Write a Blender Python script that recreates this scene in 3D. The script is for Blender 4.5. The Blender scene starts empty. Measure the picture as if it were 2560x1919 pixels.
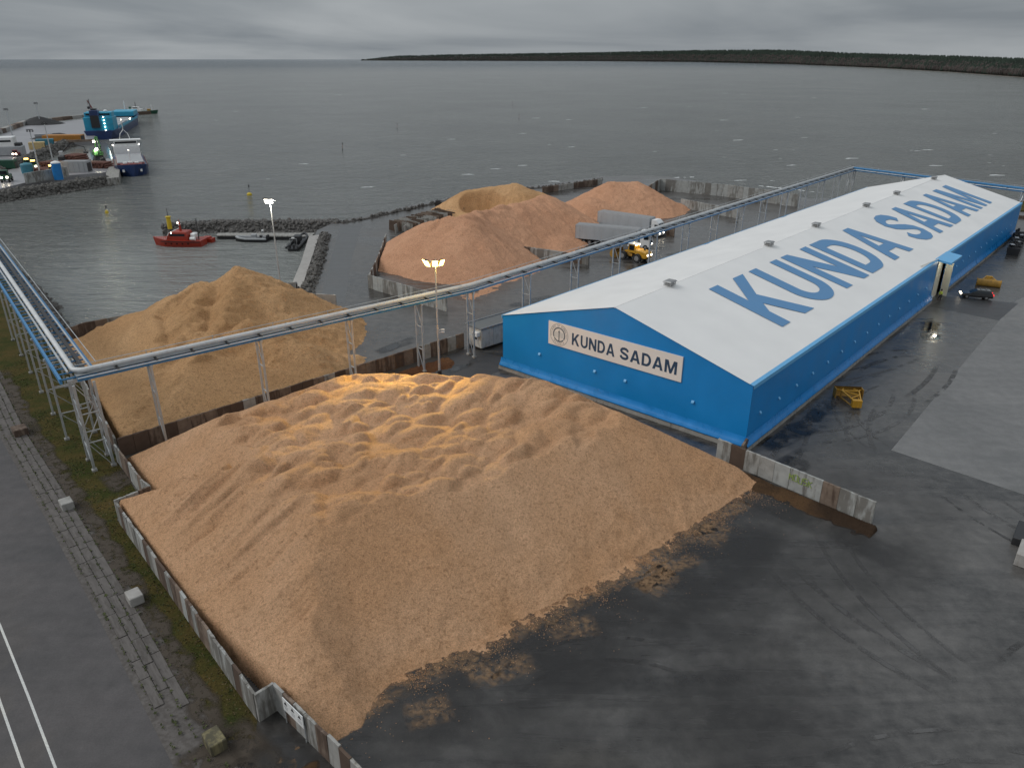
import bpy, bmesh, math, random
import numpy as np
from mathutils import Vector, Matrix
R = math.radians
rnd = random.Random(7)
scene = bpy.context.scene
C = scene.collection

# ------------------------------------------------------------------ camera
CAM_Z, PITCH, FOC = 36.1, R(23.493), 1868.0          # drone camera, 36.1 m above the yard
cam = bpy.data.cameras.new('camera'); cam_o = bpy.data.objects.new('camera', cam); C.objects.link(cam_o)
cam.sensor_width = 36.0; cam.lens = 36.0 * FOC / 2560.0
cam.clip_start = 0.5; cam.clip_end = 90000
cam_o.location = (0, 0, CAM_Z); cam_o.rotation_euler = (math.pi / 2 - PITCH, 0, 0)
scene.camera = cam_o

# ------------------------------------------------------------------ sky and light
SUN_EL, SUN_AZ = R(40), R(-92)      # soft light from behind the left shoulder
world = bpy.data.worlds.new('World'); scene.world = world; world.use_nodes = True
nt = world.node_tree; nt.nodes.clear()
def wn(t, **k):
    n = nt.nodes.new(t)
    for a, b in k.items(): setattr(n, a, b)
    return n
out = wn('ShaderNodeOutputWorld'); bg = wn('ShaderNodeBackground'); sky = wn('ShaderNodeTexSky')
sky.sky_type = 'NISHITA'; sky.sun_disc = False; sky.sun_elevation = SUN_EL; sky.sun_rotation = -SUN_AZ
sky.air_density = 1.5; sky.dust_density = 4.0
tc = wn('ShaderNodeTexCoord'); sep = wn('ShaderNodeSeparateXYZ')
nt.links.new(tc.outputs['Generated'], sep.inputs[0])
def wmath(op, a, b=None, clamp=False):
    n = wn('ShaderNodeMath', operation=op, use_clamp=clamp)
    for i, v in enumerate((a, b)):
        if v is None: continue
        if isinstance(v, (int, float)): n.inputs[i].default_value = v
        else: nt.links.new(v, n.inputs[i])
    return n.outputs[0]
zup = wmath('MAXIMUM', sep.outputs[2], 0.0)
den = wmath('ADD', zup, 0.11)
cx = wmath('DIVIDE', sep.outputs[0], den); cy = wmath('DIVIDE', sep.outputs[1], den)
comb = wn('ShaderNodeCombineXYZ'); nt.links.new(cx, comb.inputs[0]); nt.links.new(cy, comb.inputs[1])
n1 = wn('ShaderNodeTexNoise'); n1.inputs['Scale'].default_value = 0.30; n1.inputs['Detail'].default_value = 5; n1.inputs['Roughness'].default_value = 0.5
n1.inputs['Distortion'].default_value = 0.5
nt.links.new(comb.outputs[0], n1.inputs['Vector'])
ramp = wn('ShaderNodeValToRGB'); nt.links.new(n1.outputs[0], ramp.inputs[0])
ramp.color_ramp.elements[0].position = 0.34; ramp.color_ramp.elements[0].color = (0.60, 0.675, 0.745, 1)
ramp.color_ramp.elements[1].position = 0.64; ramp.color_ramp.elements[1].color = (1.12, 1.19, 1.24, 1)
# overcast sky: three times brighter overhead than at the horizon
cie = wmath('MULTIPLY_ADD', zup, 0.52); nt.nodes[-1].inputs[2].default_value = 0.335
mul = wn('ShaderNodeMix', data_type='RGBA', blend_type='MULTIPLY'); mul.inputs[0].default_value = 1.0
nt.links.new(ramp.outputs[0], mul.inputs[6]); nt.links.new(cie, mul.inputs[7])
skm = wn('ShaderNodeMix', data_type='RGBA', blend_type='MULTIPLY'); skm.inputs[0].default_value = 1.0
nt.links.new(sky.outputs[0], skm.inputs[6]); skm.inputs[7].default_value = (0.06, 0.06, 0.06, 1)
mix = wn('ShaderNodeMix', data_type='RGBA'); mix.inputs[0].default_value = 0.94
nt.links.new(skm.outputs[2], mix.inputs[6]); nt.links.new(mul.outputs[2], mix.inputs[7])
nt.links.new(mix.outputs[2], bg.inputs[0]); bg.inputs[1].default_value = 1.0
nt.links.new(bg.outputs[0], out.inputs[0])
sun = bpy.data.lights.new('sun', 'SUN'); sun_o = bpy.data.objects.new('sun', sun); C.objects.link(sun_o)
sun.energy = 1.35; sun.angle = R(30); sun.color = (1.0, 0.97, 0.93)
sd = Vector((math.sin(SUN_AZ) * math.cos(SUN_EL), math.cos(SUN_AZ) * math.cos(SUN_EL), math.sin(SUN_EL)))
sun_o.rotation_euler = sd.to_track_quat('Z', 'Y').to_euler(); sun_o.location = sd * 200
vs = scene.view_settings
scene.display_settings.display_device = 'sRGB'
vs.view_transform = 'Standard'; vs.look = 'None'; vs.gamma = 1.0; vs.use_curve_mapping = False
vs.exposure = 0.0
scene.cycles.use_denoising = True
scene.cycles.max_bounces = 6; scene.cycles.glossy_bounces = 3; scene.cycles.diffuse_bounces = 3
scene.cycles.caustics_reflective = False; scene.cycles.caustics_refractive = False
scene.cycles.sample_clamp_indirect = 4.0

# ------------------------------------------------------------------ helpers
# survey of the site: a sight line of the drone (read off a 2212 x 1658 print) met with a level plane
PW = 2560.0 / 2212.0
def sight(x, y):
    u = (x * PW - 1280) / FOC; v = (y * PW - 959.5) / FOC
    return Vector((u, math.cos(PITCH) - v * math.sin(PITCH), -math.sin(PITCH) - v * math.cos(PITCH)))
def G(x, y, z=0.0):
    d = sight(x, y); t = (z - CAM_Z) / d.z
    return Vector((d.x * t, d.y * t, z))
def G2(x, y, z=0.0):
    p = G(x, y, z); return (p.x, p.y)
def pk(x, y, Y):
    d = sight(x, y); t = Y / d.y
    return (d.x * t, Y, CAM_Z + d.z * t)

class MB:
    "collects polygons for one mesh"
    def __init__(self): self.v = []; self.f = []; self.mi = []; self.cur = 0
    def add(self, vs, fs):
        o = len(self.v); self.v += [tuple(p) for p in vs]
        for f in fs: self.f.append(tuple(i + o for i in f)); self.mi.append(self.cur)
        return self
    def box(self, c, s, rz=0.0, M=None, taper=1.0):
        hx, hy, hz = s[0] / 2, s[1] / 2, s[2] / 2
        vs = []
        for z in (-hz, hz):
            k = taper if z > 0 else 1.0
            for x, y in ((-hx, -hy), (hx, -hy), (hx, hy), (-hx, hy)):
                vs.append(Vector((x * k, y * k, z)))
        if rz: 
            Mr = Matrix.Rotation(rz, 3, 'Z'); vs = [Mr @ p for p in vs]
        if M is not None: vs = [M @ p for p in vs]
        c = Vector(c); vs = [p + c for p in vs]
        return self.add(vs, [(3, 2, 1, 0), (4, 5, 6, 7), (0, 1, 5, 4), (1, 2, 6, 5), (2, 3, 7, 6), (3, 0, 4, 7)])
    def cbox(self, c, s, b=0.05, rz=0.0):
        "box with chamfered edges"
        bm = bmesh.new(); bmesh.ops.create_cube(bm, size=1.0)
        for v in bm.verts: v.co = Vector((v.co.x * s[0], v.co.y * s[1], v.co.z * s[2]))
        bmesh.ops.bevel(bm, geom=list(bm.edges), offset=b, segments=1, affect='EDGES')
        Mr = Matrix.Rotation(rz, 3, 'Z'); cc = Vector(c)
        bm.verts.index_update()
        self.add([Mr @ v.co + cc for v in bm.verts], [[v.index for v in f.verts] for f in bm.faces]); bm.free()
        return self
    def bar(self, a, b, w, h=None, up=(0, 0, 1)):
        "rectangular bar from a to b"
        a = Vector(a); b = Vector(b); h = h or w; d = (b - a)
        if d.length < 1e-6: return self
        d.normalize(); up = Vector(up)
        if abs(d.dot(up)) > 0.98: up = Vector((1, 0, 0))
        s = d.cross(up).normalized(); t = s.cross(d)
        vs = []
        for p in (a, b):
            for i, j in ((-1, -1), (1, -1), (1, 1), (-1, 1)): vs.append(p + s * (i * w / 2) + t * (j * h / 2))
        return self.add(vs, [(3, 2, 1, 0), (4, 5, 6, 7), (0, 1, 5, 4), (1, 2, 6, 5), (2, 3, 7, 6), (3, 0, 4, 7)])
    def tube(self, pts, r, n=8, caps=True, r1=None):
        pts = [Vector(p) for p in pts]; m = len(pts); vs = []; fs = []
        for k, p in enumerate(pts):
            if k == 0: d = pts[1] - p
            elif k == m - 1: d = p - pts[k - 1]
            else: d = (pts[k + 1] - p).normalized() + (p - pts[k - 1]).normalized()
            d.normalize(); up = Vector((0, 0, 1)) if abs(d.z) < 0.95 else Vector((1, 0, 0))
            s = d.cross(up).normalized(); t = s.cross(d)
            rr = r if r1 is None else r + (r1 - r) * k / (m - 1)
            for i in range(n):
                a = 2 * math.pi * i / n; vs.append(p + s * (math.cos(a) * rr) + t * (math.sin(a) * rr))
        for k in range(m - 1):
            for i in range(n):
                j = (i + 1) % n; fs.append((k * n + i, k * n + j, (k + 1) * n + j, (k + 1) * n + i))
        if caps: fs += [tuple(range(n))[::-1], tuple(range((m - 1) * n, m * n))]
        return self.add(vs, fs)
    def lathe(self, prof, c=(0, 0, 0), n=12):
        "profile of (r, z)"
        vs = []; fs = []; c = Vector(c)
        for r, z in prof:
            for i in range(n):
                a = 2 * math.pi * i / n; vs.append(c + Vector((r * math.cos(a), r * math.sin(a), z)))
        for k in range(len(prof) - 1):
            for i in range(n):
                j = (i + 1) % n; fs.append((k * n + i, k * n + j, (k + 1) * n + j, (k + 1) * n + i))
        fs += [tuple(range(n))[::-1], tuple(range((len(prof) - 1) * n, len(prof) * n))]
        return self.add(vs, fs)
    def prism(self, pts, z0, z1):
        n = len(pts)
        vs = [(p[0], p[1], z0) for p in pts] + [(p[0], p[1], z1) for p in pts]
        a = sum(pts[i][0] * pts[(i + 1) % n][1] - pts[(i + 1) % n][0] * pts[i][1] for i in range(n))
        fs = [tuple(range(n))[::-1], tuple(range(n, 2 * n))] + [(i, (i + 1) % n, n + (i + 1) % n, n + i) for i in range(n)]
        if a < 0: fs = [f[::-1] for f in fs]
        return self.add(vs, fs)
    def loft(self, rings, caps=True):
        n = len(rings[0]); vs = [p for r in rings for p in r]; fs = []
        for k in range(len(rings) - 1):
            for i in range(n):
                j = (i + 1) % n; fs.append((k * n + i, k * n + j, (k + 1) * n + j, (k + 1) * n + i))
        if caps: fs += [tuple(range(n))[::-1], tuple(range((len(rings) - 1) * n, len(rings) * n))]
        return self.add(vs, fs)
    def mesh(self, name, mats, smooth=False):
        me = bpy.data.meshes.new(name); me.from_pydata(self.v, [], self.f)
        for m in (mats if isinstance(mats, (list, tuple)) else [mats]): me.materials.append(m)
        if any(self.mi): me.polygons.foreach_set('material_index', self.mi)
        if smooth: me.polygons.foreach_set('use_smooth', [True] * len(me.polygons))
        me.update(); return me
    def build(self, name, mats, parent=None, smooth=False):
        return link(name, self.mesh(name, mats, smooth), parent)
def link(name, me, parent=None):
    o = bpy.data.objects.new(name, me); C.objects.link(o); o.parent = parent; return o
def tag(o, label, cat, group=None):
    o['label'] = label; o['category'] = cat
    if group: o['group'] = group
    return o
def thing(name, label, cat, loc=(0, 0, 0), rz=0.0, group=None):
    o = bpy.data.objects.new(name, None); C.objects.link(o); o.location = loc; o.rotation_euler = (0, 0, rz)
    o.empty_display_size = 0.3
    return tag(o, label, cat, group)
def structure(o): o['kind'] = 'structure'; return o
def stuff(o): o['kind'] = 'stuff'; return o
def dup(o, parent=None):
    c = o.copy(); C.objects.link(c); c.parent = parent
    for ch in list(o.children): dup(ch, c)
    return c
def polysheet(name, pts, z, mat, depth=0.0, jit=0.0):
    bm = bmesh.new(); vs = [bm.verts.new((p[0], p[1], z)) for p in pts]; f = bm.faces.new(vs)
    f.normal_update()
    if f.normal.z < 0: f.normal_flip()
    if depth:
        r = bmesh.ops.extrude_face_region(bm, geom=[f])
        for v in [g for g in r['geom'] if isinstance(g, bmesh.types.BMVert)]: v.co.z = z
        for v in vs: v.co.z = z - depth
        bmesh.ops.recalc_face_normals(bm, faces=list(bm.faces))
    bmesh.ops.triangulate(bm, faces=list(bm.faces))
    me = bpy.data.meshes.new(name); bm.to_mesh(me); bm.free(); me.materials.append(mat)
    return link(name, me)

# value noise for built relief
def vnoise(x, y, seed=0):
    xi = np.floor(x).astype(np.int64); yi = np.floor(y).astype(np.int64); fx = x - xi; fy = y - yi
    fx = fx * fx * (3 - 2 * fx); fy = fy * fy * (3 - 2 * fy)
    def h(a, b):
        k = (a * 374761393 + b * 668265263 + seed * 974711237) & 0xffffffff
        k = ((k ^ (k >> 13)) * 1274126177) & 0xffffffff
        return ((k ^ (k >> 16)) & 0xffff) / 65535.0
    return (h(xi, yi) * (1 - fx) + h(xi + 1, yi) * fx) * (1 - fy) + (h(xi, yi + 1) * (1 - fx) + h(xi + 1, yi + 1) * fx) * fy
def fbm(x, y, seed=0, oct=4, gain=0.5):
    s = 0; a = 1.0; t = 0
    for k in range(oct):
        s = s + a * vnoise(x * 2 ** k, y * 2 ** k, seed + k * 17); t += a; a *= gain
    return s / t - 0.5

# ------------------------------------------------------------------ materials
def newmat(name):
    m = bpy.data.materials.new(name); m.use_nodes = True; t = m.node_tree
    b = t.nodes['Principled BSDF']; return m, t, b
def nd(t, typ, **k):
    n = t.nodes.new(typ)
    for a, v in k.items():
        if a in n.inputs.keys() if hasattr(n.inputs, 'keys') else False: n.inputs[a].default_value = v
        else: setattr(n, a, v)
    return n
def noise(t, vec, scale, detail=4, rough=0.55, dist=0.0):
    n = t.nodes.new('ShaderNodeTexNoise'); n.inputs['Scale'].default_value = scale; n.inputs['Detail'].default_value = detail
    n.inputs['Roughness'].default_value = rough; n.inputs['Distortion'].default_value = dist
    if vec is not None: t.links.new(vec, n.inputs['Vector'])
    return n.outputs[0]
def ramp2(t, fac, p0, c0, p1, c1, interp='LINEAR'):
    n = t.nodes.new('ShaderNodeValToRGB'); e = n.color_ramp.elements; n.color_ramp.interpolation = interp
    e[0].position = p0; e[0].color = (*c0, 1) if len(c0) == 3 else c0
    e[1].position = p1; e[1].color = (*c1, 1) if len(c1) == 3 else c1
    t.links.new(fac, n.inputs[0]); return n.outputs[0]
def mapr(t, fac, a, b, c, d):
    n = t.nodes.new('ShaderNodeMapRange'); t.links.new(fac, n.inputs[0])
    for i, v in enumerate((a, b, c, d)): n.inputs[i + 1].default_value = v
    return n.outputs[0]
def mixc(t, fac, a, b, blend='MIX'):
    n = t.nodes.new('ShaderNodeMix'); n.data_type = 'RGBA'; n.blend_type = blend
    for i, v in ((0, fac), (6, a), (7, b)):
        if isinstance(v, (int, float)): n.inputs[i].default_value = v
        elif isinstance(v, tuple): n.inputs[i].default_value = (*v, 1)
        else: t.links.new(v, n.inputs[i])
    return n.outputs[2]
def mth(t, op, a, b=None, clamp=False):
    n = t.nodes.new('ShaderNodeMath'); n.operation = op; n.use_clamp = clamp
    for i, v in enumerate((a, b)):
        if v is None: continue
        if isinstance(v, (int, float)): n.inputs[i].default_value = v
        else: t.links.new(v, n.inputs[i])
    return n.outputs[0]
def coords(t, kind='Object', scale=None):
    c = t.nodes.new('ShaderNodeTexCoord').outputs[kind]
    if scale:
        m = t.nodes.new('ShaderNodeMapping'); m.inputs['Scale'].default_value = scale; t.links.new(c, m.inputs[0]); c = m.outputs[0]
    return c
def wpos(t, scale=None, rot=0.0):
    c = t.nodes.new('ShaderNodeNewGeometry').outputs['Position']
    if scale or rot:
        m = t.nodes.new('ShaderNodeMapping')
        if scale: m.inputs['Scale'].default_value = scale
        m.inputs['Rotation'].default_value = (0, 0, rot); t.links.new(c, m.inputs[0]); c = m.outputs[0]
    return c
def bump(t, b, h, strength, dist, prev=None):
    n = t.nodes.new('ShaderNodeBump'); n.inputs['Strength'].default_value = strength; n.inputs['Distance'].default_value = dist
    t.links.new(h, n.inputs['Height'])
    if prev is not None: t.links.new(prev, n.inputs['Normal'])
    t.links.new(n.outputs[0], b.inputs['Normal']); return n.outputs[0]

def paint(name, col, rough=0.5, metal=0.0, var=0.12, scale=2.0, dirt=0.0, dirtcol=(0.08, 0.06, 0.045), coat=0.0):
    "painted or plain surface with slight unevenness and optional grime"
    m, t, b = newmat(name); p = coords(t)
    nz = noise(t, p, scale, 5)
    c = ramp2(t, nz, 0.3, tuple(x * (1 - var) for x in col), 0.7, tuple(min(1, x * (1 + var)) for x in col))
    if dirt:
        d = noise(t, coords(t, 'Object', (1, 1, 0.35)), scale * 2.3, 6, 0.65)
        c = mixc(t, mapr(t, d, 0.5, 0.72, 0.0, dirt), c, dirtcol)
    t.links.new(c, b.inputs['Base Color'])
    t.links.new(mapr(t, nz, 0.3, 0.7, max(0.05, rough - 0.08), min(1, rough + 0.08)), b.inputs['Roughness'])
    b.inputs['Metallic'].default_value = metal
    if coat: b.inputs['Coat Weight'].default_value = coat
    return m
def glow(name, col, strength, base=(0.8, 0.8, 0.8)):
    m, t, b = newmat(name); b.inputs['Base Color'].default_value = (*base, 1)
    b.inputs['Emission Color'].default_value = (*col, 1); b.inputs['Emission Strength'].default_value = strength
    return m
def asphalt(name, dark, light, rlo, rhi, seed=0.0, streak=0.8, grain=0.5, chipdust=0.0):
    m, t, b = newmat(name); p = wpos(t)
    off = t.nodes.new('ShaderNodeVectorMath'); off.operation = 'ADD'; off.inputs[1].default_value = (seed, seed * 1.7, 0)
    t.links.new(p, off.inputs[0]); p = off.outputs[0]
    big = noise(t, p, 0.055, 5, 0.6, 0.6)
    sm = t.nodes.new('ShaderNodeMapping'); sm.inputs['Rotation'].default_value = (0, 0, R(46)); sm.inputs['Scale'].default_value = (0.05, 0.5, 1)
    t.links.new(p, sm.inputs[0]); st = noise(t, sm.outputs[0], 1.0, 6, 0.6, 0.8)
    fine = noise(t, p, 9.0, 3, 0.7)
    mid = noise(t, p, 0.9, 5, 0.65)
    w = mth(t, 'ADD', mth(t, 'MULTIPLY', big, 0.42), mth(t, 'ADD', mth(t, 'MULTIPLY', st, 0.33 * streak), mth(t, 'MULTIPLY', mid, 0.25)))
    c = ramp2(t, w, 0.38, dark, 0.57, light)
    c = mixc(t, grain, c, ramp2(t, fine, 0.3, (0.62, 0.62, 0.62), 0.75, (1.35, 1.35, 1.35)), 'MULTIPLY')
    if chipdust:
        dn = noise(t, p, 0.35, 7, 0.75); c = mixc(t, mapr(t, dn, 0.62, 0.8, 0.0, chipdust), c, (0.16, 0.10, 0.055))
    t.links.new(c, b.inputs['Base Color'])
    t.links.new(mapr(t, mth(t, 'ADD', mth(t, 'MULTIPLY', big, 0.55), mth(t, 'MULTIPLY', st, 0.45)), 0.38, 0.62, rlo, rhi), b.inputs['Roughness'])
    b.inputs['Specular IOR Level'].default_value = 0.62
    bump(t, b, mth(t, 'ADD', fine, mth(t, 'MULTIPLY', mid, 2.0)), 0.25, 0.02)
    return m
def chips(name, dark, mid, light, seed=0.0, pink=None):
    m, t, b = newmat(name); p = wpos(t)
    off = t.nodes.new('ShaderNodeVectorMath'); off.operation = 'ADD'; off.inputs[1].default_value = (seed, seed, seed)
    t.links.new(p, off.inputs[0]); p = off.outputs[0]
    f1 = noise(t, p, 13.0, 3, 0.8); f2 = noise(t, p, 3.8, 6, 0.8, 0.3); f3 = noise(t, p, 0.10, 4, 0.6, 0.5)
    c = ramp2(t, f3, 0.36, mid, 0.64, light)
    c = mixc(t, mapr(t, f2, 0.50, 0.66, 0.0, 0.70), c, dark)
    c = mixc(t, mapr(t, noise(t, p, 0.42, 5, 0.6, 0.8), 0.44, 0.66, 0.0, 0.16), c, dark)
    if pink: c = mixc(t, mapr(t, noise(t, p, 0.05, 3), 0.45, 0.6, 0, 0.7), c, pink)
    c = mixc(t, 0.75, c, ramp2(t, f1, 0.30, (0.50, 0.46, 0.42), 0.70, (1.42, 1.42, 1.40)), 'MULTIPLY')
    t.links.new(c, b.inputs['Base Color']); b.inputs['Roughness'].default_value = 0.95
    b.inputs['Specular IOR Level'].default_value = 0.1
    h = mth(t, 'ADD', f1, mth(t, 'MULTIPLY', f2, 2.2))
    bump(t, b, h, 1.0, 0.14)
    return m
def concrete(name, c0, c1, stain=(0.045, 0.035, 0.025), amt=0.8, rough=0.8, rand=0.35):
    m, t, b = newmat(name); p = coords(t)
    oi = t.nodes.new('ShaderNodeObjectInfo'); rv = oi.outputs['Random']
    sh = t.nodes.new('ShaderNodeVectorMath'); sh.operation = 'MULTIPLY_ADD'; sh.inputs[1].default_value = (1, 1, 1)
    t.links.new(p, sh.inputs[0])
    cb = t.nodes.new('ShaderNodeCombineXYZ'); t.links.new(mth(t, 'MULTIPLY', rv, 61.0), cb.inputs[0]); t.links.new(cb.outputs[0], sh.inputs[2]); p = sh.outputs[0]
    c = ramp2(t, noise(t, p, 1.4, 6, 0.6), 0.3, c0, 0.7, c1)
    mp = t.nodes.new('ShaderNodeMapping'); mp.inputs['Scale'].default_value = (3.2, 3.2, 0.45); t.links.new(p, mp.inputs[0])
    run = noise(t, mp.outputs[0], 1.0, 5, 0.6)
    lo = mapr(t, rv, 0.0, 1.0, 0.62, 0.62 - rand)
    mr = t.nodes.new('ShaderNodeMapRange'); t.links.new(run, mr.inputs[0]); t.links.new(lo, mr.inputs[1])
    t.links.new(mth(t, 'ADD', lo, 0.16), mr.inputs[2]); mr.inputs[3].default_value = 0; mr.inputs[4].default_value = amt
    c = mixc(t, mr.outputs[0], c, stain)
    t.links.new(c, b.inputs['Base Color']); b.inputs['Roughness'].default_value = rough
    bump(t, b, noise(t, p, 12, 4, 0.7), 0.3, 0.02)
    return m

M_yard = asphalt('wet_yard_asphalt', (0.024, 0.022, 0.0205), (0.118, 0.111, 0.104), 0.14, 0.48, chipdust=0.25)
M_slab = asphalt('concrete_apron', (0.110, 0.108, 0.105), (0.190, 0.186, 0.182), 0.42, 0.7, 31.0, grain=0.5)
M_road = asphalt('road_asphalt', (0.038, 0.034, 0.034), (0.082, 0.074, 0.074), 0.5, 0.8, 11.0)
M_patch = asphalt('dark_asphalt_patch', (0.026, 0.026, 0.028), (0.045, 0.044, 0.046), 0.35, 0.6, 53.0)
M_bright = asphalt('wet_light_concrete', (0.22, 0.215, 0.225), (0.30, 0.29, 0.30), 0.28, 0.42, 17.0, grain=0.25)
def decal(name, col, rough, cover, scale, strength=1.0, soft=0.18, rot=0.0):
    "thin worn or wet film that breaks up and fades out at its rim (UV 0..1 across)"
    m, t, b = newmat(name); p = wpos(t, None, rot); n = noise(t, p, scale, 6, 0.65, 0.4)
    a = mapr(t, n, 0.62 - cover * 0.3, 0.62 + soft - cover * 0.3, 0.0, strength)
    uv = t.nodes.new('ShaderNodeSeparateXYZ'); t.links.new(t.nodes.new('ShaderNodeUVMap').outputs[0], uv.inputs[0])
    f = 1.0
    for i in (0, 1):
        q = mth(t, 'MULTIPLY', uv.outputs[i], mth(t, 'SUBTRACT', 1.0, uv.outputs[i])); q = mth(t, 'MULTIPLY', q, 6.0, True); a = mth(t, 'MULTIPLY', a, q)
    t.links.new(a, b.inputs['Alpha']); b.inputs['Base Color'].default_value = (*col, 1); b.inputs['Roughness'].default_value = rough; b.inputs['Specular IOR Level'].default_value = 0.5
    return m
M_tyre = decal('tyre_mark_dark', (0.044, 0.042, 0.041), 0.45, 0.7, 0.5); M_tyre2 = decal('tyre_mark_pale', (0.085, 0.082, 0.08), 0.5, 0.7, 0.6)
M_puddle = decal('puddle', (0.012, 0.012, 0.013), 0.04, 0.75, 0.35); M_swept = decal('wet_swept_asphalt', (0.027, 0.0255, 0.025), 0.42, 1.0, 0.16, 0.8, 0.3); M_swept2 = decal('damp_asphalt', (0.030, 0.028, 0.027), 0.45, 1.0, 0.10, 0.6, 0.4); M_dirt = decal('trodden_dirt', (0.055, 0.042, 0.030), 0.9, 0.9, 0.9); M_dust = decal('chip_dust', (0.34, 0.21, 0.115), 0.9, 0.75, 2.2, 0.75, 0.42)
M_chip = chips('wood_chips', (0.33, 0.175, 0.085), (0.70, 0.405, 0.225), (0.79, 0.490, 0.300))
M_chip_old = chips('weathered_wood_chips', (0.25, 0.130, 0.055), (0.61, 0.360, 0.180), (0.71, 0.440, 0.235), 40.0)
M_chip_red = chips('fresh_wood_chips', (0.32, 0.155, 0.085), (0.65, 0.355, 0.220), (0.72, 0.410, 0.260), 80.0)
M_bark = chips('bark_debris', (0.03, 0.02, 0.014), (0.065, 0.042, 0.028), (0.19, 0.11, 0.055), 13.0)
M_panel = concrete('precast_concrete', (0.27, 0.275, 0.265), (0.38, 0.385, 0.37), (0.09, 0.075, 0.06), 0.7)
M_panel_dirty = concrete('stained_precast_concrete', (0.12, 0.085, 0.065), (0.22, 0.165, 0.125), (0.05, 0.028, 0.018), 0.75, 0.85, 0.5)
M_conc = concrete('old_concrete', (0.24, 0.235, 0.22), (0.36, 0.35, 0.33), (0.06, 0.05, 0.035), 0.7, 0.85, 0.2)
M_conc_l = concrete('pale_concrete', (0.27, 0.255, 0.24), (0.36, 0.345, 0.325), (0.2, 0.17, 0.14), 0.4, 0.8, 0.15)
M_slabpath = concrete('path_slab', (0.075, 0.067, 0.062), (0.125, 0.112, 0.104), (0.045, 0.036, 0.03), 0.5, 0.85, 0.2)
M_kerb = concrete('kerb_concrete', (0.16, 0.15, 0.14), (0.24, 0.23, 0.21), (0.06, 0.05, 0.04), 0.6)
M_rock = concrete('armour_rock', (0.06, 0.056, 0.053), (0.145, 0.135, 0.125), (0.04, 0.038, 0.03), 0.5, 0.75)
M_galv = paint('galvanised_steel', (0.50, 0.52, 0.53), 0.45, 0.55, 0.12, 1.5)
M_pipe = paint('aluminium_cladding', (0.56, 0.57, 0.57), 0.60, 0.15, 0.10, 1.0, 0.2)
M_bluesteel = paint('blue_painted_steel', (0.05, 0.21, 0.42), 0.45, 0.0, 0.12, 1.5, 0.25)
M_rust = paint('rusty_steel', (0.22, 0.10, 0.05), 0.8, 0.0, 0.3, 3.0)
M_dark = paint('dark_steel', (0.03, 0.03, 0.032), 0.5, 0.2, 0.2, 3.0)
M_black = paint('black_rubber', (0.018, 0.018, 0.018), 0.8, 0.0, 0.2, 4.0)
M_rim = paint('steel_rim', (0.30, 0.30, 0.30), 0.4, 0.5, 0.1)
M_white = paint('white_paint', (0.74, 0.74, 0.73), 0.4, 0.0, 0.04, 1.0, 0.15)
M_grey = paint('grey_paint', (0.34, 0.35, 0.36), 0.5, 0.0, 0.06, 1.0, 0.2)
M_yellow = paint('yellow_machine_paint', (0.52, 0.27, 0.02), 0.45, 0.0, 0.1, 1.5, 0.35)
M_ochre = paint('worn_ochre_paint', (0.36, 0.20, 0.035), 0.6, 0.0, 0.2, 2.0, 0.6, (0.12, 0.05, 0.02))
M_orange = paint('orange_paint', (0.40, 0.17, 0.025), 0.5, 0.0, 0.1, 1.0, 0.3)
M_red = paint('red_boat_paint', (0.30, 0.026, 0.010), 0.4, 0.0, 0.12, 1.0, 0.2)
M_redd = paint('dark_red_paint', (0.17, 0.02, 0.018), 0.55, 0.0, 0.15, 1.0, 0.3)
M_navy = paint('navy_hull_paint', (0.012, 0.035, 0.12), 0.4, 0.0, 0.15, 0.3, 0.3)
M_cyan = paint('cyan_ship_paint', (0.02, 0.30, 0.46), 0.45, 0.0, 0.1, 0.4, 0.2)
M_green = paint('green_machine_paint', (0.05, 0.16, 0.05), 0.5, 0.0, 0.15, 0.6, 0.3)
M_dkgreen = paint('dark_green_paint', (0.015, 0.075, 0.045), 0.5, 0.0, 0.15, 0.6, 0.3)
M_log = paint('stacked_logs', (0.13, 0.055, 0.04), 0.85, 0.0, 0.35, 3.0)
M_ybuoy = paint('yellow_buoy_paint', (0.58, 0.42, 0.02), 0.5, 0.0, 0.1, 2.0, 0.2)
M_bin = paint('blue_tank_paint', (0.015, 0.19, 0.50), 0.4, 0.0, 0.1, 1.0)
M_tan = paint('tan_container_paint', (0.50, 0.38, 0.18), 0.6, 0.0, 0.1, 1.0, 0.2)
M_tealc = paint('teal_container_paint', (0.04, 0.18, 0.24), 0.6, 0.0, 0.1, 1.0, 0.2)
M_coal = paint('coal', (0.012, 0.012, 0.013), 0.8, 0.0, 0.4, 2.0)
M_glass = paint('dark_glass', (0.012, 0.016, 0.02), 0.08, 0.0, 0.0)
M_line = paint('road_marking_paint', (0.55, 0.55, 0.53), 0.6, 0.0, 0.15, 6.0, 0.6, (0.08, 0.075, 0.07))
M_foam = paint('sea_foam', (0.72, 0.74, 0.74), 0.8, 0.0, 0.1, 1.0)
M_roofw = paint('white_roof_fabric', (0.71, 0.70, 0.685), 0.55, 0.0, 0.03, 0.25)
M_blue = paint('blue_wall_fabric', (0.005, 0.215, 0.56), 0.42, 0.0, 0.06, 0.3)
M_blue2 = paint('light_blue_trim_fabric', (0.12, 0.38, 0.66), 0.45, 0.0, 0.06, 0.5)
M_blue3 = paint('blue_skirt_fabric', (0.012, 0.21, 0.56), 0.3, 0.0, 0.1, 0.8)
M_letter = paint('roof_letter_blue', (0.085, 0.225, 0.42), 0.55, 0.0, 0.04, 0.3)
M_sign = paint('sign_board', (0.76, 0.70, 0.65), 0.5, 0.0, 0.02, 0.3)
M_signt = paint('sign_letter_navy', (0.02, 0.055, 0.11), 0.5, 0.0, 0.05, 0.3)
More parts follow.
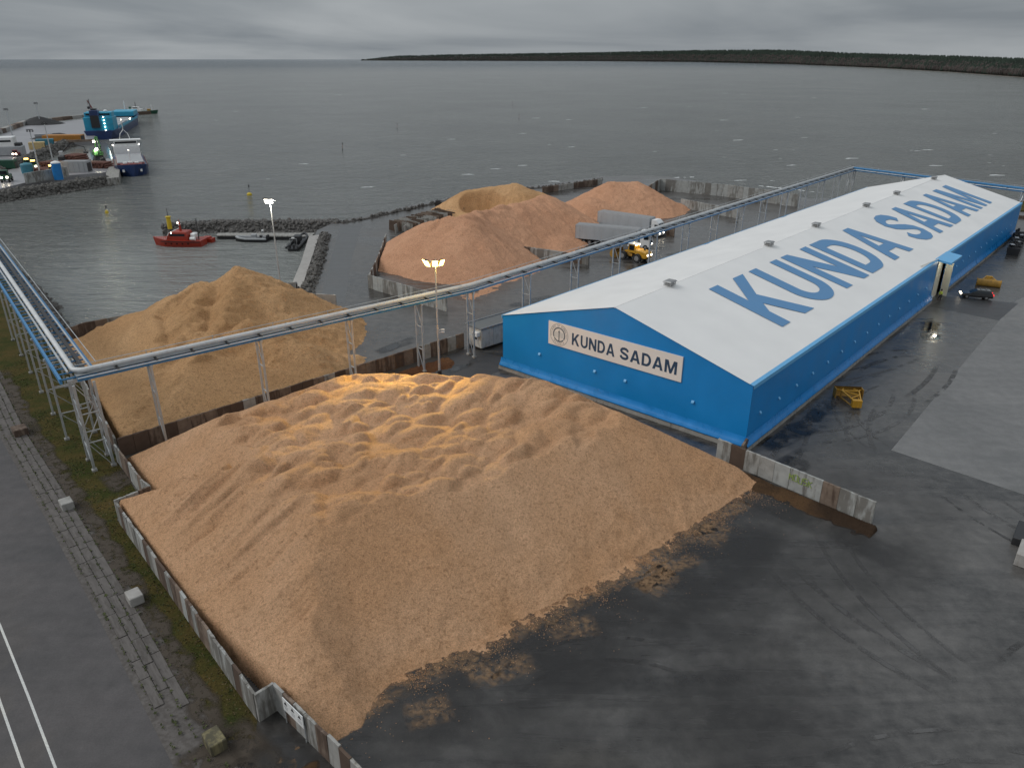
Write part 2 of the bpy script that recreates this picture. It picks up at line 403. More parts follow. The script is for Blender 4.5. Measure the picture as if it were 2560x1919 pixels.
M_signe = paint('emblem_grey', (0.10, 0.12, 0.14), 0.5, 0.0, 0.05, 0.3)
M_signl = paint('emblem_pale_blue', (0.36, 0.40, 0.40), 0.5, 0.0, 0.05, 0.3)
M_beige = paint('pale_tarpaulin', (0.58, 0.55, 0.46), 0.6, 0.0, 0.08, 0.4, 0.3)
M_sodium = glow('sodium_lamp', (1.0, 0.62, 0.10), 26.0)
M_metalh = glow('white_floodlight', (1.0, 0.93, 0.78), 16.0)
M_head = glow('vehicle_headlight', (1.0, 0.88, 0.68), 14.0)
M_breflect = glow('bluish_reflection_glow', (0.45, 0.8, 1.0), 4.0)  # emissive colour imitating a lamp reflection at the hall foot
M_tail = glow('red_tail_light', (1.0, 0.03, 0.03), 1.2, (0.4, 0.02, 0.02))
M_beacon = glow('amber_beacon', (1.0, 0.5, 0.08), 7.0)
M_hivis = paint('high_visibility_cloth', (0.55, 0.68, 0.05), 0.7, 0.0, 0.05)
M_navyc = paint('dark_trousers', (0.02, 0.022, 0.03), 0.85, 0.0, 0.1)
M_skin = paint('skin', (0.45, 0.27, 0.19), 0.6, 0.0, 0.05)
M_graf = paint('green_spray_paint', (0.27, 0.36, 0.09), 0.6, 0.0, 0.1)

def sea_mat(name, calm=False):
    m, t, b = newmat(name)
    pos = wpos(t)
    sp = t.nodes.new('ShaderNodeSeparateXYZ'); t.links.new(pos, sp.inputs[0])
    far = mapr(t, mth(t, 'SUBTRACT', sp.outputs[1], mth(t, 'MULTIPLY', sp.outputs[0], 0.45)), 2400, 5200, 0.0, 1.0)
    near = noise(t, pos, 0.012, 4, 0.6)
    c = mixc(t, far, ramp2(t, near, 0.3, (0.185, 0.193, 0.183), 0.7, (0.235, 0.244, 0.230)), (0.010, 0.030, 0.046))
    p1 = wpos(t, (0.085, 0.24, 1), R(8)); w1 = noise(t, p1, 1.0, 4, 0.6, 0.6)
    p2 = wpos(t, (0.45, 1.1, 1), R(14)); w2 = noise(t, p2, 1.0, 4, 0.65, 0.5)
    p3 = wpos(t, (0.010, 0.022, 1), R(5)); w3 = noise(t, p3, 1.0, 4, 0.6, 0.5)
    if not calm:
        p4 = wpos(t, (0.030, 0.11, 1), R(8)); w4 = noise(t, p4, 1.0, 5, 0.7, 0.8)
        f = mth(t, 'MULTIPLY', mapr(t, w4, 0.735, 0.775, 0, 1), mapr(t, w1, 0.50, 0.62, 0, 1))
        c = mixc(t, f, c, (0.55, 0.56, 0.55))
    t.links.new(c, b.inputs['Base Color'])
    b.inputs['IOR'].default_value = 1.33; b.inputs['Roughness'].default_value = 0.10 if calm else 0.14
    b.inputs['Specular IOR Level'].default_value = 0.95
    if calm: bump(t, b, w2, 0.10, 0.12)
    else:
        vd = t.nodes.new('ShaderNodeVectorMath'); vd.operation = 'DISTANCE'; vd.inputs[1].default_value = (-62, 140, -2); t.links.new(pos, vd.inputs[0])
        amp = mapr(t, vd.outputs['Value'], 22, 60, 0.22, 1.0)
        h = mth(t, 'ADD', mth(t, 'MULTIPLY', w1, 1.7), mth(t, 'ADD', mth(t, 'MULTIPLY', w2, 0.60), mth(t, 'MULTIPLY', w3, 2.2)))
        bump(t, b, mth(t, 'MULTIPLY', h, amp), 1.0, 5.0)
    return m
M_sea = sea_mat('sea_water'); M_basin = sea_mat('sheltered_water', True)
def grass_mat(name):
    m, t, b = newmat(name); p = wpos(t)
    n = noise(t, p, 0.35, 5, 0.65); f = noise(t, p, 6.0, 4, 0.7)
    c = ramp2(t, n, 0.38, (0.035, 0.042, 0.010), 0.66, (0.085, 0.060, 0.020))
    c = mixc(t, 0.8, c, ramp2(t, f, 0.3, (0.5, 0.5, 0.5), 0.72, (1.5, 1.5, 1.5)), 'MULTIPLY')
    t.links.new(c, b.inputs['Base Color']); b.inputs['Roughness'].default_value = 0.95; b.inputs['Specular IOR Level'].default_value = 0.1
    bump(t, b, f, 0.9, 0.08); return m
M_grass = grass_mat('verge_grass')
M_blade = paint('grass_blades', (0.050, 0.062, 0.016), 0.9, 0.0, 0.4, 1.2)
M_blade2 = paint('withered_grass', (0.105, 0.078, 0.032), 0.9, 0.0, 0.4, 1.2)
M_forest = paint('forest_floor', (0.022, 0.025, 0.021), 1.0, 0.0, 0.45, 0.012)
M_tree = paint('pine_foliage', (0.022, 0.034, 0.024), 1.0, 0.0, 0.45, 0.006)
M_tree2 = paint('bare_birch_crown', (0.048, 0.038, 0.034), 1.0, 0.0, 0.35, 0.006)
M_sand = paint('pale_beach', (0.28, 0.24, 0.20), 0.9, 0.0, 0.15, 0.01)
# ================================================================== setting
def big_plane(name, x0, y0, x1, y1, z, mat):
    mb = MB(); mb.add([(x0, y0, z), (x1, y0, z), (x1, y1, z), (x0, y1, z)], [(0, 1, 2, 3)]); return structure(mb.build(name, mat))
big_plane('sea', -40000, -3000, 40000, 60000, -2.0, M_sea)
shore = [(-300, 185), (-200, 175), (-112, 152), (-90, 131.5), (-77, 117.5), (-66, 101), (-61.2, 101.2), (-37, 122.6), (-39.5, 140), (-44.8, 171.5),
         (-43, 180), (-31, 198), (-22.5, 209.5), (-9.5, 229), (9, 239.5), (30, 257), (42, 259.5), (52.5, 257), (66, 238), (84, 214), (96, 214),
         (112, 226), (135, 220), (170, 190), (260, 120), (600, -40)]
ground = structure(polysheet('ground', shore + [(600, -400), (-500, -400), (-500, 185)], 0.0, M_yard, depth=5.0))

# left road, its slab path, verge of grass
vl = [G2(-60, 700), G2(0, 810), G2(60, 930), G2(170, 1100), G2(300, 1310), G2(470, 1600), G2(560, 1760), G2(700, 2050)]
def offset_line(pts, d):
    res = []
    for i, p in enumerate(pts):
        a = Vector(pts[max(0, i - 1)]); b = Vector(pts[min(len(pts) - 1, i + 1)]); t = (b - a).normalized(); n = Vector((-t.y, t.x))
        res.append((p[0] + n.x * d, p[1] + n.y * d))
    return res
road_r = offset_line(vl, -2.3); road_l = offset_line(vl, -22)
structure(polysheet('road', road_r + road_l[::-1], 0.006, M_road))
far_l = [(-130, 150)]
wall_line = [(-100, 146), (-92, 130), (-62.3, 97.2), (-39.0, 65.2), (-33.2, 55.4), (-33.2, 53.3), (-15.0, 32.8), (-12.6, 31.5), (-9.6, 28.9), (-6.5, 24)]
verge_poly = vl[:6] + [(-14.9, 31.5), (-15.15, 32.8), (-33.25, 53.4), (-33.8, 54.0), (-31.9, 56.1), (-33.3, 57.4), (-38.8, 64.2), (-39.2, 65.0), (-62.6, 97.0), (-89, 128), (-112, 149), (-150, 158), (-170, 130)]
structure(polysheet('grass_verge', verge_poly, 0.010, M_grass))
def inside(p, poly):
    c = False; n = len(poly)
    for i in range(n):
        (x1, y1), (x2, y2) = poly[i], poly[(i + 1) % n]
        if (y1 > p[1]) != (y2 > p[1]) and p[0] < (x2 - x1) * (p[1] - y1) / (y2 - y1) + x1: c = not c
    return c
# uneven turf: clumps of blades, green and withered
def tufts(n):
    r = random.Random(3); ms = MB(); k = 0; xs = np.array([r.uniform(-66, -14) for _ in range(n * 4)]); ys = np.array([r.uniform(28, 100) for _ in range(n * 4)])
    dens = fbm(xs * 0.35, ys * 0.35, 5, 4)
    for x, y, dn in zip(xs, ys, dens):
        if k >= n: break
        if dn + 0.12 * (1 if y < 62 else -.4) < r.uniform(-0.22, 0.10) or not inside((x, y), verge_poly): continue
        k += 1; h = r.uniform(0.04, 0.13); a0 = r.uniform(0, 6.28); w = r.uniform(0.02, 0.06); ms.cur = 0 if r.random() < 0.45 + 1.2 * dn else 1
        for j in range(3):
            a1 = a0 + j * 1.1; dx, dy = math.cos(a1) * w, math.sin(a1) * w; ms.add([(x - dx, y - dy, 0.005), (x + dx, y + dy, 0.005), (x + dy * 1.6, y - dx * 1.6, h * r.uniform(.6, 1.2))], [(0, 1, 2)])
    o = stuff(ms.build('grass', [M_blade, M_blade2])); tag(o, 'rough green and brown grass along the left concrete wall', 'grass')
tufts(22000)

# slab path: two rows of weathered paving slabs along the road edge
def slab_path():
    o = structure(MB().add([(p[0], p[1], 0.014) for p in offset_line(vl, -2.5)] + [(p[0], p[1], 0.014) for p in offset_line(vl, 0.25)],
        [(i, i + 1, len(vl) + i + 1, len(vl) + i) for i in range(len(vl) - 1)]).build('slab_path', M_slabpath))
    base = [MB().cbox((0, 0, 0), (1.0, 1.0, 1.0), 0.02).mesh('slab', M_slabpath) for _ in range(1)]
    r = random.Random(5)
    for row, (off, w) in enumerate(((-1.75, 0.55), (-1.15, 0.55), (-0.55, 0.55))):
        ln = offset_line(vl, off); s = 0.0; seg = 0; acc = [0]
        for i in range(len(ln) - 1): acc.append(acc[-1] + (Vector(ln[i + 1]) - Vector(ln[i])).length)
        L = r.uniform(0, 1.5)
        while L < acc[-1] - 20:
            sl = r.choice((2.0, 2.9, 2.9)); m = L + sl / 2
            i = max(k for k in range(len(acc)) if acc[k] <= m); i = min(i, len(ln) - 2)
            f = (m - acc[i]) / (acc[i + 1] - acc[i]); a = Vector(ln[i]); b = Vector(ln[i + 1]); p = a.lerp(b, f); ang = math.atan2(b.y - a.y, b.x - a.x)
            if acc[-1] * 0.15 < L:
                s_ = link('slab', base[0], o); s_.location = (p.x, p.y, 0.03 + r.uniform(-0.015, 0.02)); s_.rotation_euler = (r.uniform(-.01, .01), 0, ang + r.uniform(-.012, .012)); s_.scale = (sl - r.uniform(0.05, 0.10), w, 0.09)
            L += sl
slab_path()
# weeds in the joints
mb = MB(); rr = random.Random(9)
for off in (-1.45, -0.85, -0.2, -2.1):
    ln = offset_line(vl, off)
    for i in range(1, len(ln) - 2):
        a, b = Vector(ln[i]), Vector(ln[i + 1])
        for k in range(int((b - a).length * 4.5)):
            if rr.random() < 0.45: continue
            p = a.lerp(b, rr.random()); s = rr.uniform(0.04, 0.16)
            for j in range(3):
                an = rr.uniform(0, 6.28); mb.add([(p.x, p.y, 0.05), (p.x + s * math.cos(an), p.y + s * math.sin(an), 0.10 + s * 0.4), (p.x + s * math.cos(an + 1.2), p.y + s * math.sin(an + 1.2), 0.085)], [(0, 1, 2)])
tag(stuff(mb.build('weeds', M_blade)), 'small weeds growing in the joints of the slab path', 'weeds')

# painted lines of the road
def stripe(name, pts, w, z=0.012):
    l = offset_line(pts, w / 2); r_ = offset_line(pts, -w / 2); n = len(pts)
    return MB().add([(p[0], p[1], z) for p in l] + [(p[0], p[1], z) for p in r_], [(i, i + 1, n + i + 1, n + i) for i in range(n - 1)]).build(name, M_line)
ra = [G2(-60, 1235), G2(0, 1350), G2(60, 1500), G2(120, 1658), G2(200, 1860)]
rb = [G2(-40, 1390), G2(0, 1515), G2(50, 1658), G2(110, 1840)]
structure(stripe('road_marking', ra, 0.14)); structure(stripe('road_marking', rb, 0.14))
# yard surfaces
structure(polysheet('concrete_apron', [G2(1925, 972), G2(2212, 1068), G2(2900, 1290), (120, 40), (160, 120), (118, 148), G2(2192, 652)], 0.006, M_slab))
structure(polysheet('asphalt_patch', [G2(2045, 640), G2(2200, 655), G2(2158, 692), G2(2008, 662)], 0.008, M_patch))
structure(polysheet('asphalt_patch', [G2(1010, 753), G2(1100, 775), G2(1085, 800), G2(1000, 830), G2(880, 820), G2(905, 790)], 0.007, M_patch))
structure(polysheet('asphalt_strip', [G2(735, 487), G2(690, 650), G2(745, 655), G2(760, 560), G2(782, 484)], 0.006, asphalt('pale_asphalt_strip', (0.072, 0.073, 0.074), (0.10, 0.10, 0.10), 0.35, 0.55, 91.0)))

# far wooded shore
def far_shore():
    base = [(780, 131.3), (860, 131.4), (1000, 131.8), (1280, 132.5), (1500, 134.5), (1700, 139), (1900, 147.5), (2050, 156), (2212, 168), (2450, 190)]
    top = [128, 120.5, 117.5, 113.5, 109.5, 109.5, 114.5, 118.5, 124, 132]
    n = 260; fr = []; tp = []
    for k in range(n + 1):
        x = 780 + (2450 - 780) * k / n
        yb = np.interp(x, [b[0] for b in base], [b[1] for b in base]); yt = np.interp(x, [b[0] for b in base], top)
        p = G(x, yb, -2.0); d = sight(x, yt); hd = math.hypot(p.x, p.y) * 1.10; t = hd / math.hypot(d.x, d.y)
        fr.append(p); tp.append(CAM_Z + d.z * t + 2)
    prof = [(0.0, 0.0), (0.004, 0.10), (0.012, 0.20), (0.03, 0.42), (0.06, 0.72), (0.10, 1.0), (0.16, 0.93), (0.30, 0.3)]
    vs = []; fs = []; m = len(prof)
    for k in range(n + 1):
        p = fr[k]
        for u, h in prof:
            q = p * (1 + u); vs.append((q.x, q.y, -2.0 + (tp[k] - 22) * max(h, 0) * (1 + 0.05 * math.sin(k * 0.9 + u * 40)) + (1.0 if u else 0)))
    for k in range(n):
        for j in range(m - 1): a = k * m + j; fs.append((a, a + m, a + m + 1, a + 1))
    o = structure(MB().add(vs, fs).build('far_shore', M_forest, smooth=True))
    # sand strip at the water
    b = MB()
    for k in range(n):
        p, q = fr[k], fr[k + 1]
        if k > 60: b.add([p * 0.9985, q * 0.9985, q * 1.0035 + Vector((0, 0, 1.2)), p * 1.0035 + Vector((0, 0, 1.2))], [(0, 1, 2, 3)])
    structure(b.build('beach', M_sand))
    r = random.Random(21); t1, t2 = MB(), MB()
    N = 34000; V = []; F = []; MI = []
    for i in range(N):
        k = r.random() ** 0.75 * (n - 1); k0 = int(k); f = k - k0; u = r.choice((0.004, 0.008, 0.02)) * r.random() * 2 if r.random() < 0.35 else r.random() * 0.115
        p = fr[k0].lerp(fr[k0 + 1], f) * (1 + u); hh = tp[k0] + (tp[k0 + 1] - tp[k0]) * f
        z = -2.0 + (hh - 22) * np.interp(u, [a for a, _ in prof], [b_ for _, b_ in prof])
        dist = math.hypot(p.x, p.y); s = min(1.5, max(0.9, dist / 5500)); h = r.uniform(15, 25) * s; w = h * r.uniform(0.18, 0.30)
        if k < 6: h *= 0.6
        o0 = len(V); kind = 1 if (u < 0.05 and r.random() < 0.75) else 0
        if kind: h *= 0.8
        prf = ((0.0, 0.0), (0.25, 1.0), (0.6, 0.75), (1.0, 0.0)) if not kind else ((0.1, 0.2), (0.45, 1.0), (0.8, 0.8), (1.0, 0.1))
        nn = 5; a0 = r.random() * 6.28
        for zz, rr_ in prf[1:3]:
            for j in range(nn):
                a = a0 + j * 6.283 / nn; j_ = r.uniform(0.75, 1.2); V.append((p.x + math.cos(a) * w * rr_ * j_, p.y + math.sin(a) * w * rr_ * j_, z + h * zz * r.uniform(0.92, 1.06)))
        V.append((p.x, p.y, z)); V.append((p.x, p.y, z + h))
        for j in range(nn):
            j2 = (j + 1) % nn; F += [(o0 + j, o0 + j2, o0 + nn + j2, o0 + nn + j), (o0 + 2 * nn, o0 + j2, o0 + j), (o0 + 2 * nn + 1, o0 + nn + j, o0 + nn + j2)]; MI += [kind] * 3
    me = bpy.data.meshes.new('forest'); me.from_pydata(V, [], F); me.materials.append(M_tree); me.materials.append(M_tree2); me.polygons.foreach_set('material_index', MI)
    tag(stuff(link('forest', me)), 'dark pine and birch forest along the far shore of the bay', 'forest')
far_shore()

# rocks heaped on a core
ICO = None
def ico():
    global ICO
    if ICO is None:
        bm = bmesh.new(); bmesh.ops.create_icosphere(bm, subdivisions=1, radius=1.0); bm.verts.index_update()
        ICO = ([v.co.copy() for v in bm.verts], [[v.index for v in f.verts] for f in bm.faces]); bm.free()
    return ICO
def rocks(mb, pts, size, seed):
    r = random.Random(seed); vs, fs = ico()
    for p in pts:
        s = size * r.uniform(0.55, 1.35); M = Matrix.Rotation(r.uniform(0, 6.28), 3, Vector((r.uniform(-1, 1), r.uniform(-1, 1), r.uniform(-1, 1) + .01)).normalized())
        S = Vector((s * r.uniform(0.7, 1.3), s * r.uniform(0.7, 1.2), s * r.uniform(0.5, 0.9)))
        mb.add([M @ Vector((v.x * S.x * r.uniform(.8, 1.15), v.y * S.y * r.uniform(.8, 1.15), v.z * S.z)) + Vector(p) for v in vs], fs)
def mound(name, line, half_w, top, zb, mat, n_rocks, size, seed, label=None, flat=0.0, cat='breakwater'):
    "breakwater: a core of trapezoid section along a line with loose rocks on it"
    l = [Vector(p) for p in line]; rings = []
    def off(i, d):
        a = l[max(0, i - 1)]; b = l[min(len(l) - 1, i + 1)]; t = (b - a).normalized(); return Vector((-t.y, t.x)) * d
    for i, p in enumerate(l):
        o = off(i, 1.0); ring = []
        for w, z in ((-half_w, zb), (-half_w * 0.35 - flat, top), (half_w * 0.35 + flat, top), (half_w, zb)):
            q = p + o * w; ring.append((q.x, q.y, z))
        rings.append(ring)
    core = MB().loft(rings).build(name, mat)
    r = random.Random(seed); pts = []; seg = [(l[i + 1] - l[i]).length for i in range(len(l) - 1)]; tot = sum(seg)
    for k in range(n_rocks):
        s = r.random() * tot; i = 0
        while s > seg[i] and i < len(seg) - 1: s -= seg[i]; i += 1
        p = l[i].lerp(l[i + 1], s / seg[i]); t = (l[i + 1] - l[i]).normalized(); w = r.uniform(-1.02, 1.02); o = Vector((-t.y, t.x)) * (w * half_w)
        a = abs(w); z = top if a < 0.35 else top + (zb - top) * (a - 0.35) / 0.65
        pts.append((p.x + o.x, p.y + o.y, max(z, -2.2) + r.uniform(-0.1, 0.25)))
    mr = MB(); rocks(mr, pts, size, seed); ro = stuff(mr.build('rock_armour', M_rock, core))
    if label: tag(core, label, cat)
    return core
bw_a, bw_b = G2(345, 497, -1), G2(738, 488, -0.5)
mound('rock_breakwater', [G2(352, 497, -1), G2(470, 489, -1), G2(600, 488, -1), G2(735, 488, -1)], 2.8, 0.0, -3.0, M_rock, 1900, 0.48, 4, 'dark rock breakwater sheltering the small red pilot boat')
mound('rock_bank', [G2(702, 508, 0), G2(686, 568, 0), G2(669, 614, 0), G2(655, 648, 0)], 1.25, 0.6, -0.3, M_rock, 420, 0.42, 6, 'narrow strip of rubble beside the pale quay walkway', cat='rubble')
mound('rock_bank', [(-128, 164), (-108, 152.5), (-90.5, 132.5), (-78, 118.5), (-66.5, 102.5)], 2.6, 0.4, -3.0, M_rock, 1100, 0.5, 8, 'rock slope at the water behind the left pipe bridge', cat='rubble')
mound('rock_bank', [G2(738, 486, -0.5), G2(790, 477, -0.5), G2(860, 461, -0.5), G2(930, 446, -0.5), G2(1040, 422, -0.5), G2(1175, 409, -0.5), G2(1300, 392, -0.5)], 1.4, 0.25, -2.6, M_rock, 600, 0.42, 9, 'low line of stones along the seaward edge of the yard', cat='rubble')
# surf along the seaward edge
mb = MB(); r = random.Random(31)
for (xa, ya, xb, yb, w) in ((775, 472, 860, 455, 1.5), (862, 455, 935, 442, 0.8), (1390, 386, 1500, 383, 1.0), (1640, 402, 1760, 415, 1.3), (690, 480, 735, 477, 0.7)):
    n = 24
    for k in range(n):
        p = G(xa + (xb - xa) * k / n, ya + (yb - ya) * k / n, -1.96); q = G(xa + (xb - xa) * (k + 1) / n, ya + (yb - ya) * (k + 1) / n, -1.96)
        if r.random() < 0.2: continue
        ww = w * r.uniform(0.4, 1.5); mb.add([p, q, (q.x, q.y + ww, -1.96), (p.x, p.y + ww * r.uniform(.6, 1.2), -1.96)], [(0, 1, 2, 3)])
tag(stuff(mb.build('surf', M_foam)), 'white surf breaking along the edge of the yard', 'foam')
# whitecaps
mb = MB(); r = random.Random(37)
for k in range(64):
    x = 2212 * r.random() ** 0.6; y = 185 + 230 * r.random() ** 0.9
    if x < 420 and y > 200: continue
    if 850 < x and y > 395: continue
    p = G(x, y, -1.97); L = r.uniform(1.0, 5) * (1 + p.y / 1400); n = 7; pts = []; a = R(8 + r.uniform(-12, 12))
    up = [ (L * (j / n - .5), 0.10 * L * (1 - (2 * j / n - 1) ** 2) * r.uniform(.3, 1.1)) for j in range(n + 1)]
    dn = [ (u, -0.05 * L * r.uniform(.1, 1)) for u, _ in up]
    ring = up + dn[::-1]
    mb.add([(p.x + u * math.cos(a) - v * math.sin(a), p.y + u * math.sin(a) + v * 2.2 * math.cos(a), -1.97) for u, v in ring], [(j, j + 1, 2 * n - j, 2 * n + 1 - j) for j in range(n)])
tag(stuff(mb.build('whitecaps', M_foam)), 'small white wave crests scattered over the grey bay', 'foam')

# small quay: walkway and low quay behind the boats
quay = structure(polysheet('quay_walkway', [G2(668, 512), G2(690, 510), G2(671, 568), G2(656, 614), G2(642, 648), G2(618, 648), G2(632, 614), G2(651, 568)], 0.30, M_conc_l, depth=3.2))
structure(polysheet('quay_edge', [G2(468, 508, -1), G2(672, 510, -1), G2(680, 503, -1), G2(470, 503, -1)], -1.0, M_conc, depth=0.25))
structure(polysheet('quay_wall', [G2(468.5, 507.6, -1), G2(671, 509.6, -1), G2(679, 503, -1), G2(470, 503, -1)], -1.25, M_dark, depth=2.0))

# ================================================================== heaps of wood chips
def heap(name, label, bounds, res, hfun, mat, zmin=-0.06):
    x0, y0, x1, y1 = bounds; nx = int((x1 - x0) / res) + 1; ny = int((y1 - y0) / res) + 1
    X, Y = np.meshgrid(np.linspace(x0, x1, nx), np.linspace(y0, y1, ny)); H = hfun(X, Y)
    keep = np.maximum.reduce([H[:-1, :-1], H[1:, :-1], H[:-1, 1:], H[1:, 1:]]) > 0.0
    idx = np.arange(nx * ny).reshape(ny, nx)
    q = np.stack([idx[:-1, :-1], idx[:-1, 1:], idx[1:, 1:], idx[1:, :-1]], -1)[keep]
    used = np.unique(q); remap = np.zeros(nx * ny, np.int64); remap[used] = np.arange(len(used)); q = remap[q]
    co = np.stack([X.ravel(), Y.ravel(), np.maximum(H.ravel(), zmin)], -1)[used]
    me = bpy.data.meshes.new(name); me.vertices.add(len(co)); me.vertices.foreach_set('co', co.astype(np.float32).ravel())
    me.loops.add(q.size); me.loops.foreach_set('vertex_index', q.astype(np.int32).ravel()); me.polygons.add(len(q))
    me.polygons.foreach_set('loop_start', np.arange(0, q.size, 4, dtype=np.int32)); me.polygons.foreach_set('loop_total', np.full(len(q), 4, np.int32))
    me.polygons.foreach_set('use_smooth', np.ones(len(q), bool)); me.update(calc_edges=True); me.validate(); me.materials.append(mat)
    o = link(name, me)
    if label: tag(o, label, 'wood chips')
    return o
def smin(a, b, k): 
    h = np.clip(0.5 + 0.5 * (b - a) / k, 0, 1); return b + (a - b) * h - k * h * (1 - h)
def smax(a, b, k): return -smin(-a, -b, k)
def edge(X, Y, p0, p1, b, tan):
    "slope rising inwards (to the left of p0>p1) from height b at the line; drops off steeply outside"
    d = np.array(p1) - np.array(p0); d = d / np.hypot(*d); dist = (X - p0[0]) * -d[1] + (Y - p0[1]) * d[0]
    return np.where(dist > 0, b + tan * dist, b + 9.0 * dist), dist
def inset(p0, p1, d):
    a, b = Vector(p0), Vector(p1); t = (b - a).normalized(); n = Vector((-t.y, t.x)) * d; return (a + n)[:], (b + n)[:]
def clip(h, d, b): return np.where(d < 0, np.minimum(h, b + 14 * d), h)
def cone(X, Y, a, b=None, tan=0.62, rnd_=1.2):
    a = np.array(a, float); b = a if b is None else np.array(b, float); d = b[:2] - a[:2]; L2 = max(1e-9, d @ d)
    t = np.clip(((X - a[0]) * d[0] + (Y - a[1]) * d[1]) / L2, 0, 1)
    dist = np.hypot(X - a[0] - t * d[0], Y - a[1] - t * d[1]); h = a[2] + (b[2] - a[2]) * t
    return h - tan * (np.sqrt(dist ** 2 + rnd_ ** 2) - rnd_)
def rough(X, Y, s=1.0, seed=0):
    return s * (0.16 * fbm(X * 0.45, Y * 0.45, seed, 3) + 0.22 * fbm(X * 1.6, Y * 1.6, seed + 5, 3, 0.6))
def lumps(X, Y, *a): return lumps_at(X, Y, X, Y, *a)
def lumps_at(X, Y, WX, WY, n, box, seed, amp=(0.45, 1.15), rad=(1.6, 3.4), dirn=0.8):
    "loads tipped one against another: rounded little heaps with sharp valleys between"
    r = random.Random(seed); L = np.zeros_like(X); x0, y0 = X[0, 0], Y[0, 0]; dx = X[0, 1] - x0; dy = Y[1, 0] - y0
    for k in range(n):
        x, y = r.uniform(box[0], box[2]), r.uniform(box[1], box[3]); a = r.uniform(*amp); rx = r.uniform(*rad); ry = rx * r.uniform(0.42, 0.72); an = dirn + r.uniform(-0.5, 0.5)
        i0, i1 = max(0, int((x - 5 - x0) / dx)), int((x + 5 - x0) / dx) + 1; j0, j1 = max(0, int((y - 5 - y0) / dy)), int((y + 5 - y0) / dy) + 1
        if i1 <= i0 or j1 <= j0: continue
        XX, YY = WX[j0:j1, i0:i1] - x, WY[j0:j1, i0:i1] - y
        if XX.size == 0: continue
        u = XX * math.cos(an) + YY * math.sin(an); v = -XX * math.sin(an) + YY * math.cos(an)
        v = np.where(v < 0, v * 1.3, v * 0.85)
        q = np.sqrt((u / rx) ** 2 + (v / ry) ** 2 + 0.05) - 0.22
        L[j0:j1, i0:i1] = np.maximum(L[j0:j1, i0:i1], a * (1 - q ** 1.35))
    return L
def main_h(X, Y):
    wob = 0.35 * fbm(X * 0.3, Y * 0.3, 3, 3) + 0.55 * fbm(X * 1.1, Y * 1.1, 8, 4, 0.6)
    dx, dy = 0.791, 0.612; u1 = (X + 10.2) * dx + (Y - 34.1) * dy
    d1 = -(X + 10.2) * dy + (Y - 34.1) * dx
    bow = -0.9 * np.sin(np.clip(u1 / 41.0, 0, 1) * math.pi) - 2.2 * np.clip(1 - u1 / 4.0, 0, 1) ** 2
    d1 = d1 - bow + wob * np.clip(1.2 - d1 / 4, 0.1, 1.2)
    e1 = (0.53 + 0.11 * np.clip(u1 / 32.0, 0, 1)) * d1 + 0.10 * fbm(u1 * 0.30, d1 * 0.08, 21, 3) * np.clip(d1, 0, 4)
    gul = fbm((X + Y) * 0.09, (X - Y) * 0.75, 14, 4)
    e2, d2 = edge(X, Y, *inset((-33.2, 53.45), (-15.1, 32.9), 0.30), 1.8, 0.47)
    e2c, d2c = edge(X, Y, *inset((-14.2, 33.7), (-9.3, 29.2), 0.30), 1.6, 0.50)
    e2 = smin(e2, e2c, 0.5) + 0.9 * gul * np.clip(np.minimum(d2, d2c), 0, 4) / 2.5
    e2b, d2b = edge(X, Y, (-38.0, 64.3), (-32.5, 57.8), 1.2, 0.62)
    e3, d3 = edge(X, Y, (-7.5, 92.9), (-39.2, 62.7), 0.10, 0.66)
    e4, d4 = edge(X, Y, (12, 77.0), (-14, 79.5), 0.0, 0.75)
    e5, d5 = edge(X, Y, (22.6, 59.3), (6.2, 78.2), 1.1, 0.66)
    e5 = np.where(d5 < 0, 1.1 + 2.0 * d5, e5)
    WX = X + 1.3 * fbm(X * 0.45, Y * 0.45, 51, 3); WY = Y + 1.3 * fbm(X * 0.45 + 30, Y * 0.45, 52, 3)
    lp = lumps_at(X, Y, WX, WY, 900, (-36, 40, 20, 78), 12, (0.45, 1.65), (1.2, 2.9), 0.66)
    lp = 0.85 * np.maximum(lp, 0.3)
    cap = 5.30 + 0.5 * fbm(X * 0.09, Y * 0.09, 2, 3) + 0.9 * np.exp(-((X + 0.5) ** 2 + (Y - 67) ** 2) / 26.0) + 0.5 * np.exp(-((X + 13) ** 2 + (Y - 67) ** 2) / 24.0) - 0.07 * np.clip(-X - 14, 0, 30) + 0.02 * np.clip(Y - 55, -8, 12)
    cap = cap + lp
    s = smin(smin(e1, e2, 0.35), smin(e5, smin(e4, e3, 0.5), 0.5), 0.4)
    s = smin(s, np.where((d2b > -4) & (Y > 54.2), e2b, 50), 0.3)
    s = s + 0.06 * lp * np.clip((s - 3.0) / 2.0, 0, 1)
    h = smin(s, cap, 0.10) + rough(X, Y, 0.42, 20) * np.clip(np.minimum(d1, 3) / 1.5, 0.15, 1)
    h = clip(clip(h, d2, 1.8), d2c, 1.8)
    return np.where(Y > 55.5, clip(h, d2b, 1.0), h)
heap('wood_chip_pile', 'huge lumpy pale wood chip pile in the foreground before the blue hall', (-40, 28, 24, 95), 0.16, main_h, M_chip)
LR = [pk(513, 575, 100), pk(470, 613, 98), pk(449, 608, 97), pk(423, 610, 96.5), pk(375, 635, 94.5), pk(323, 667, 92), pk(279, 664, 91), pk(254, 677, 92), pk(215, 704, 95)]
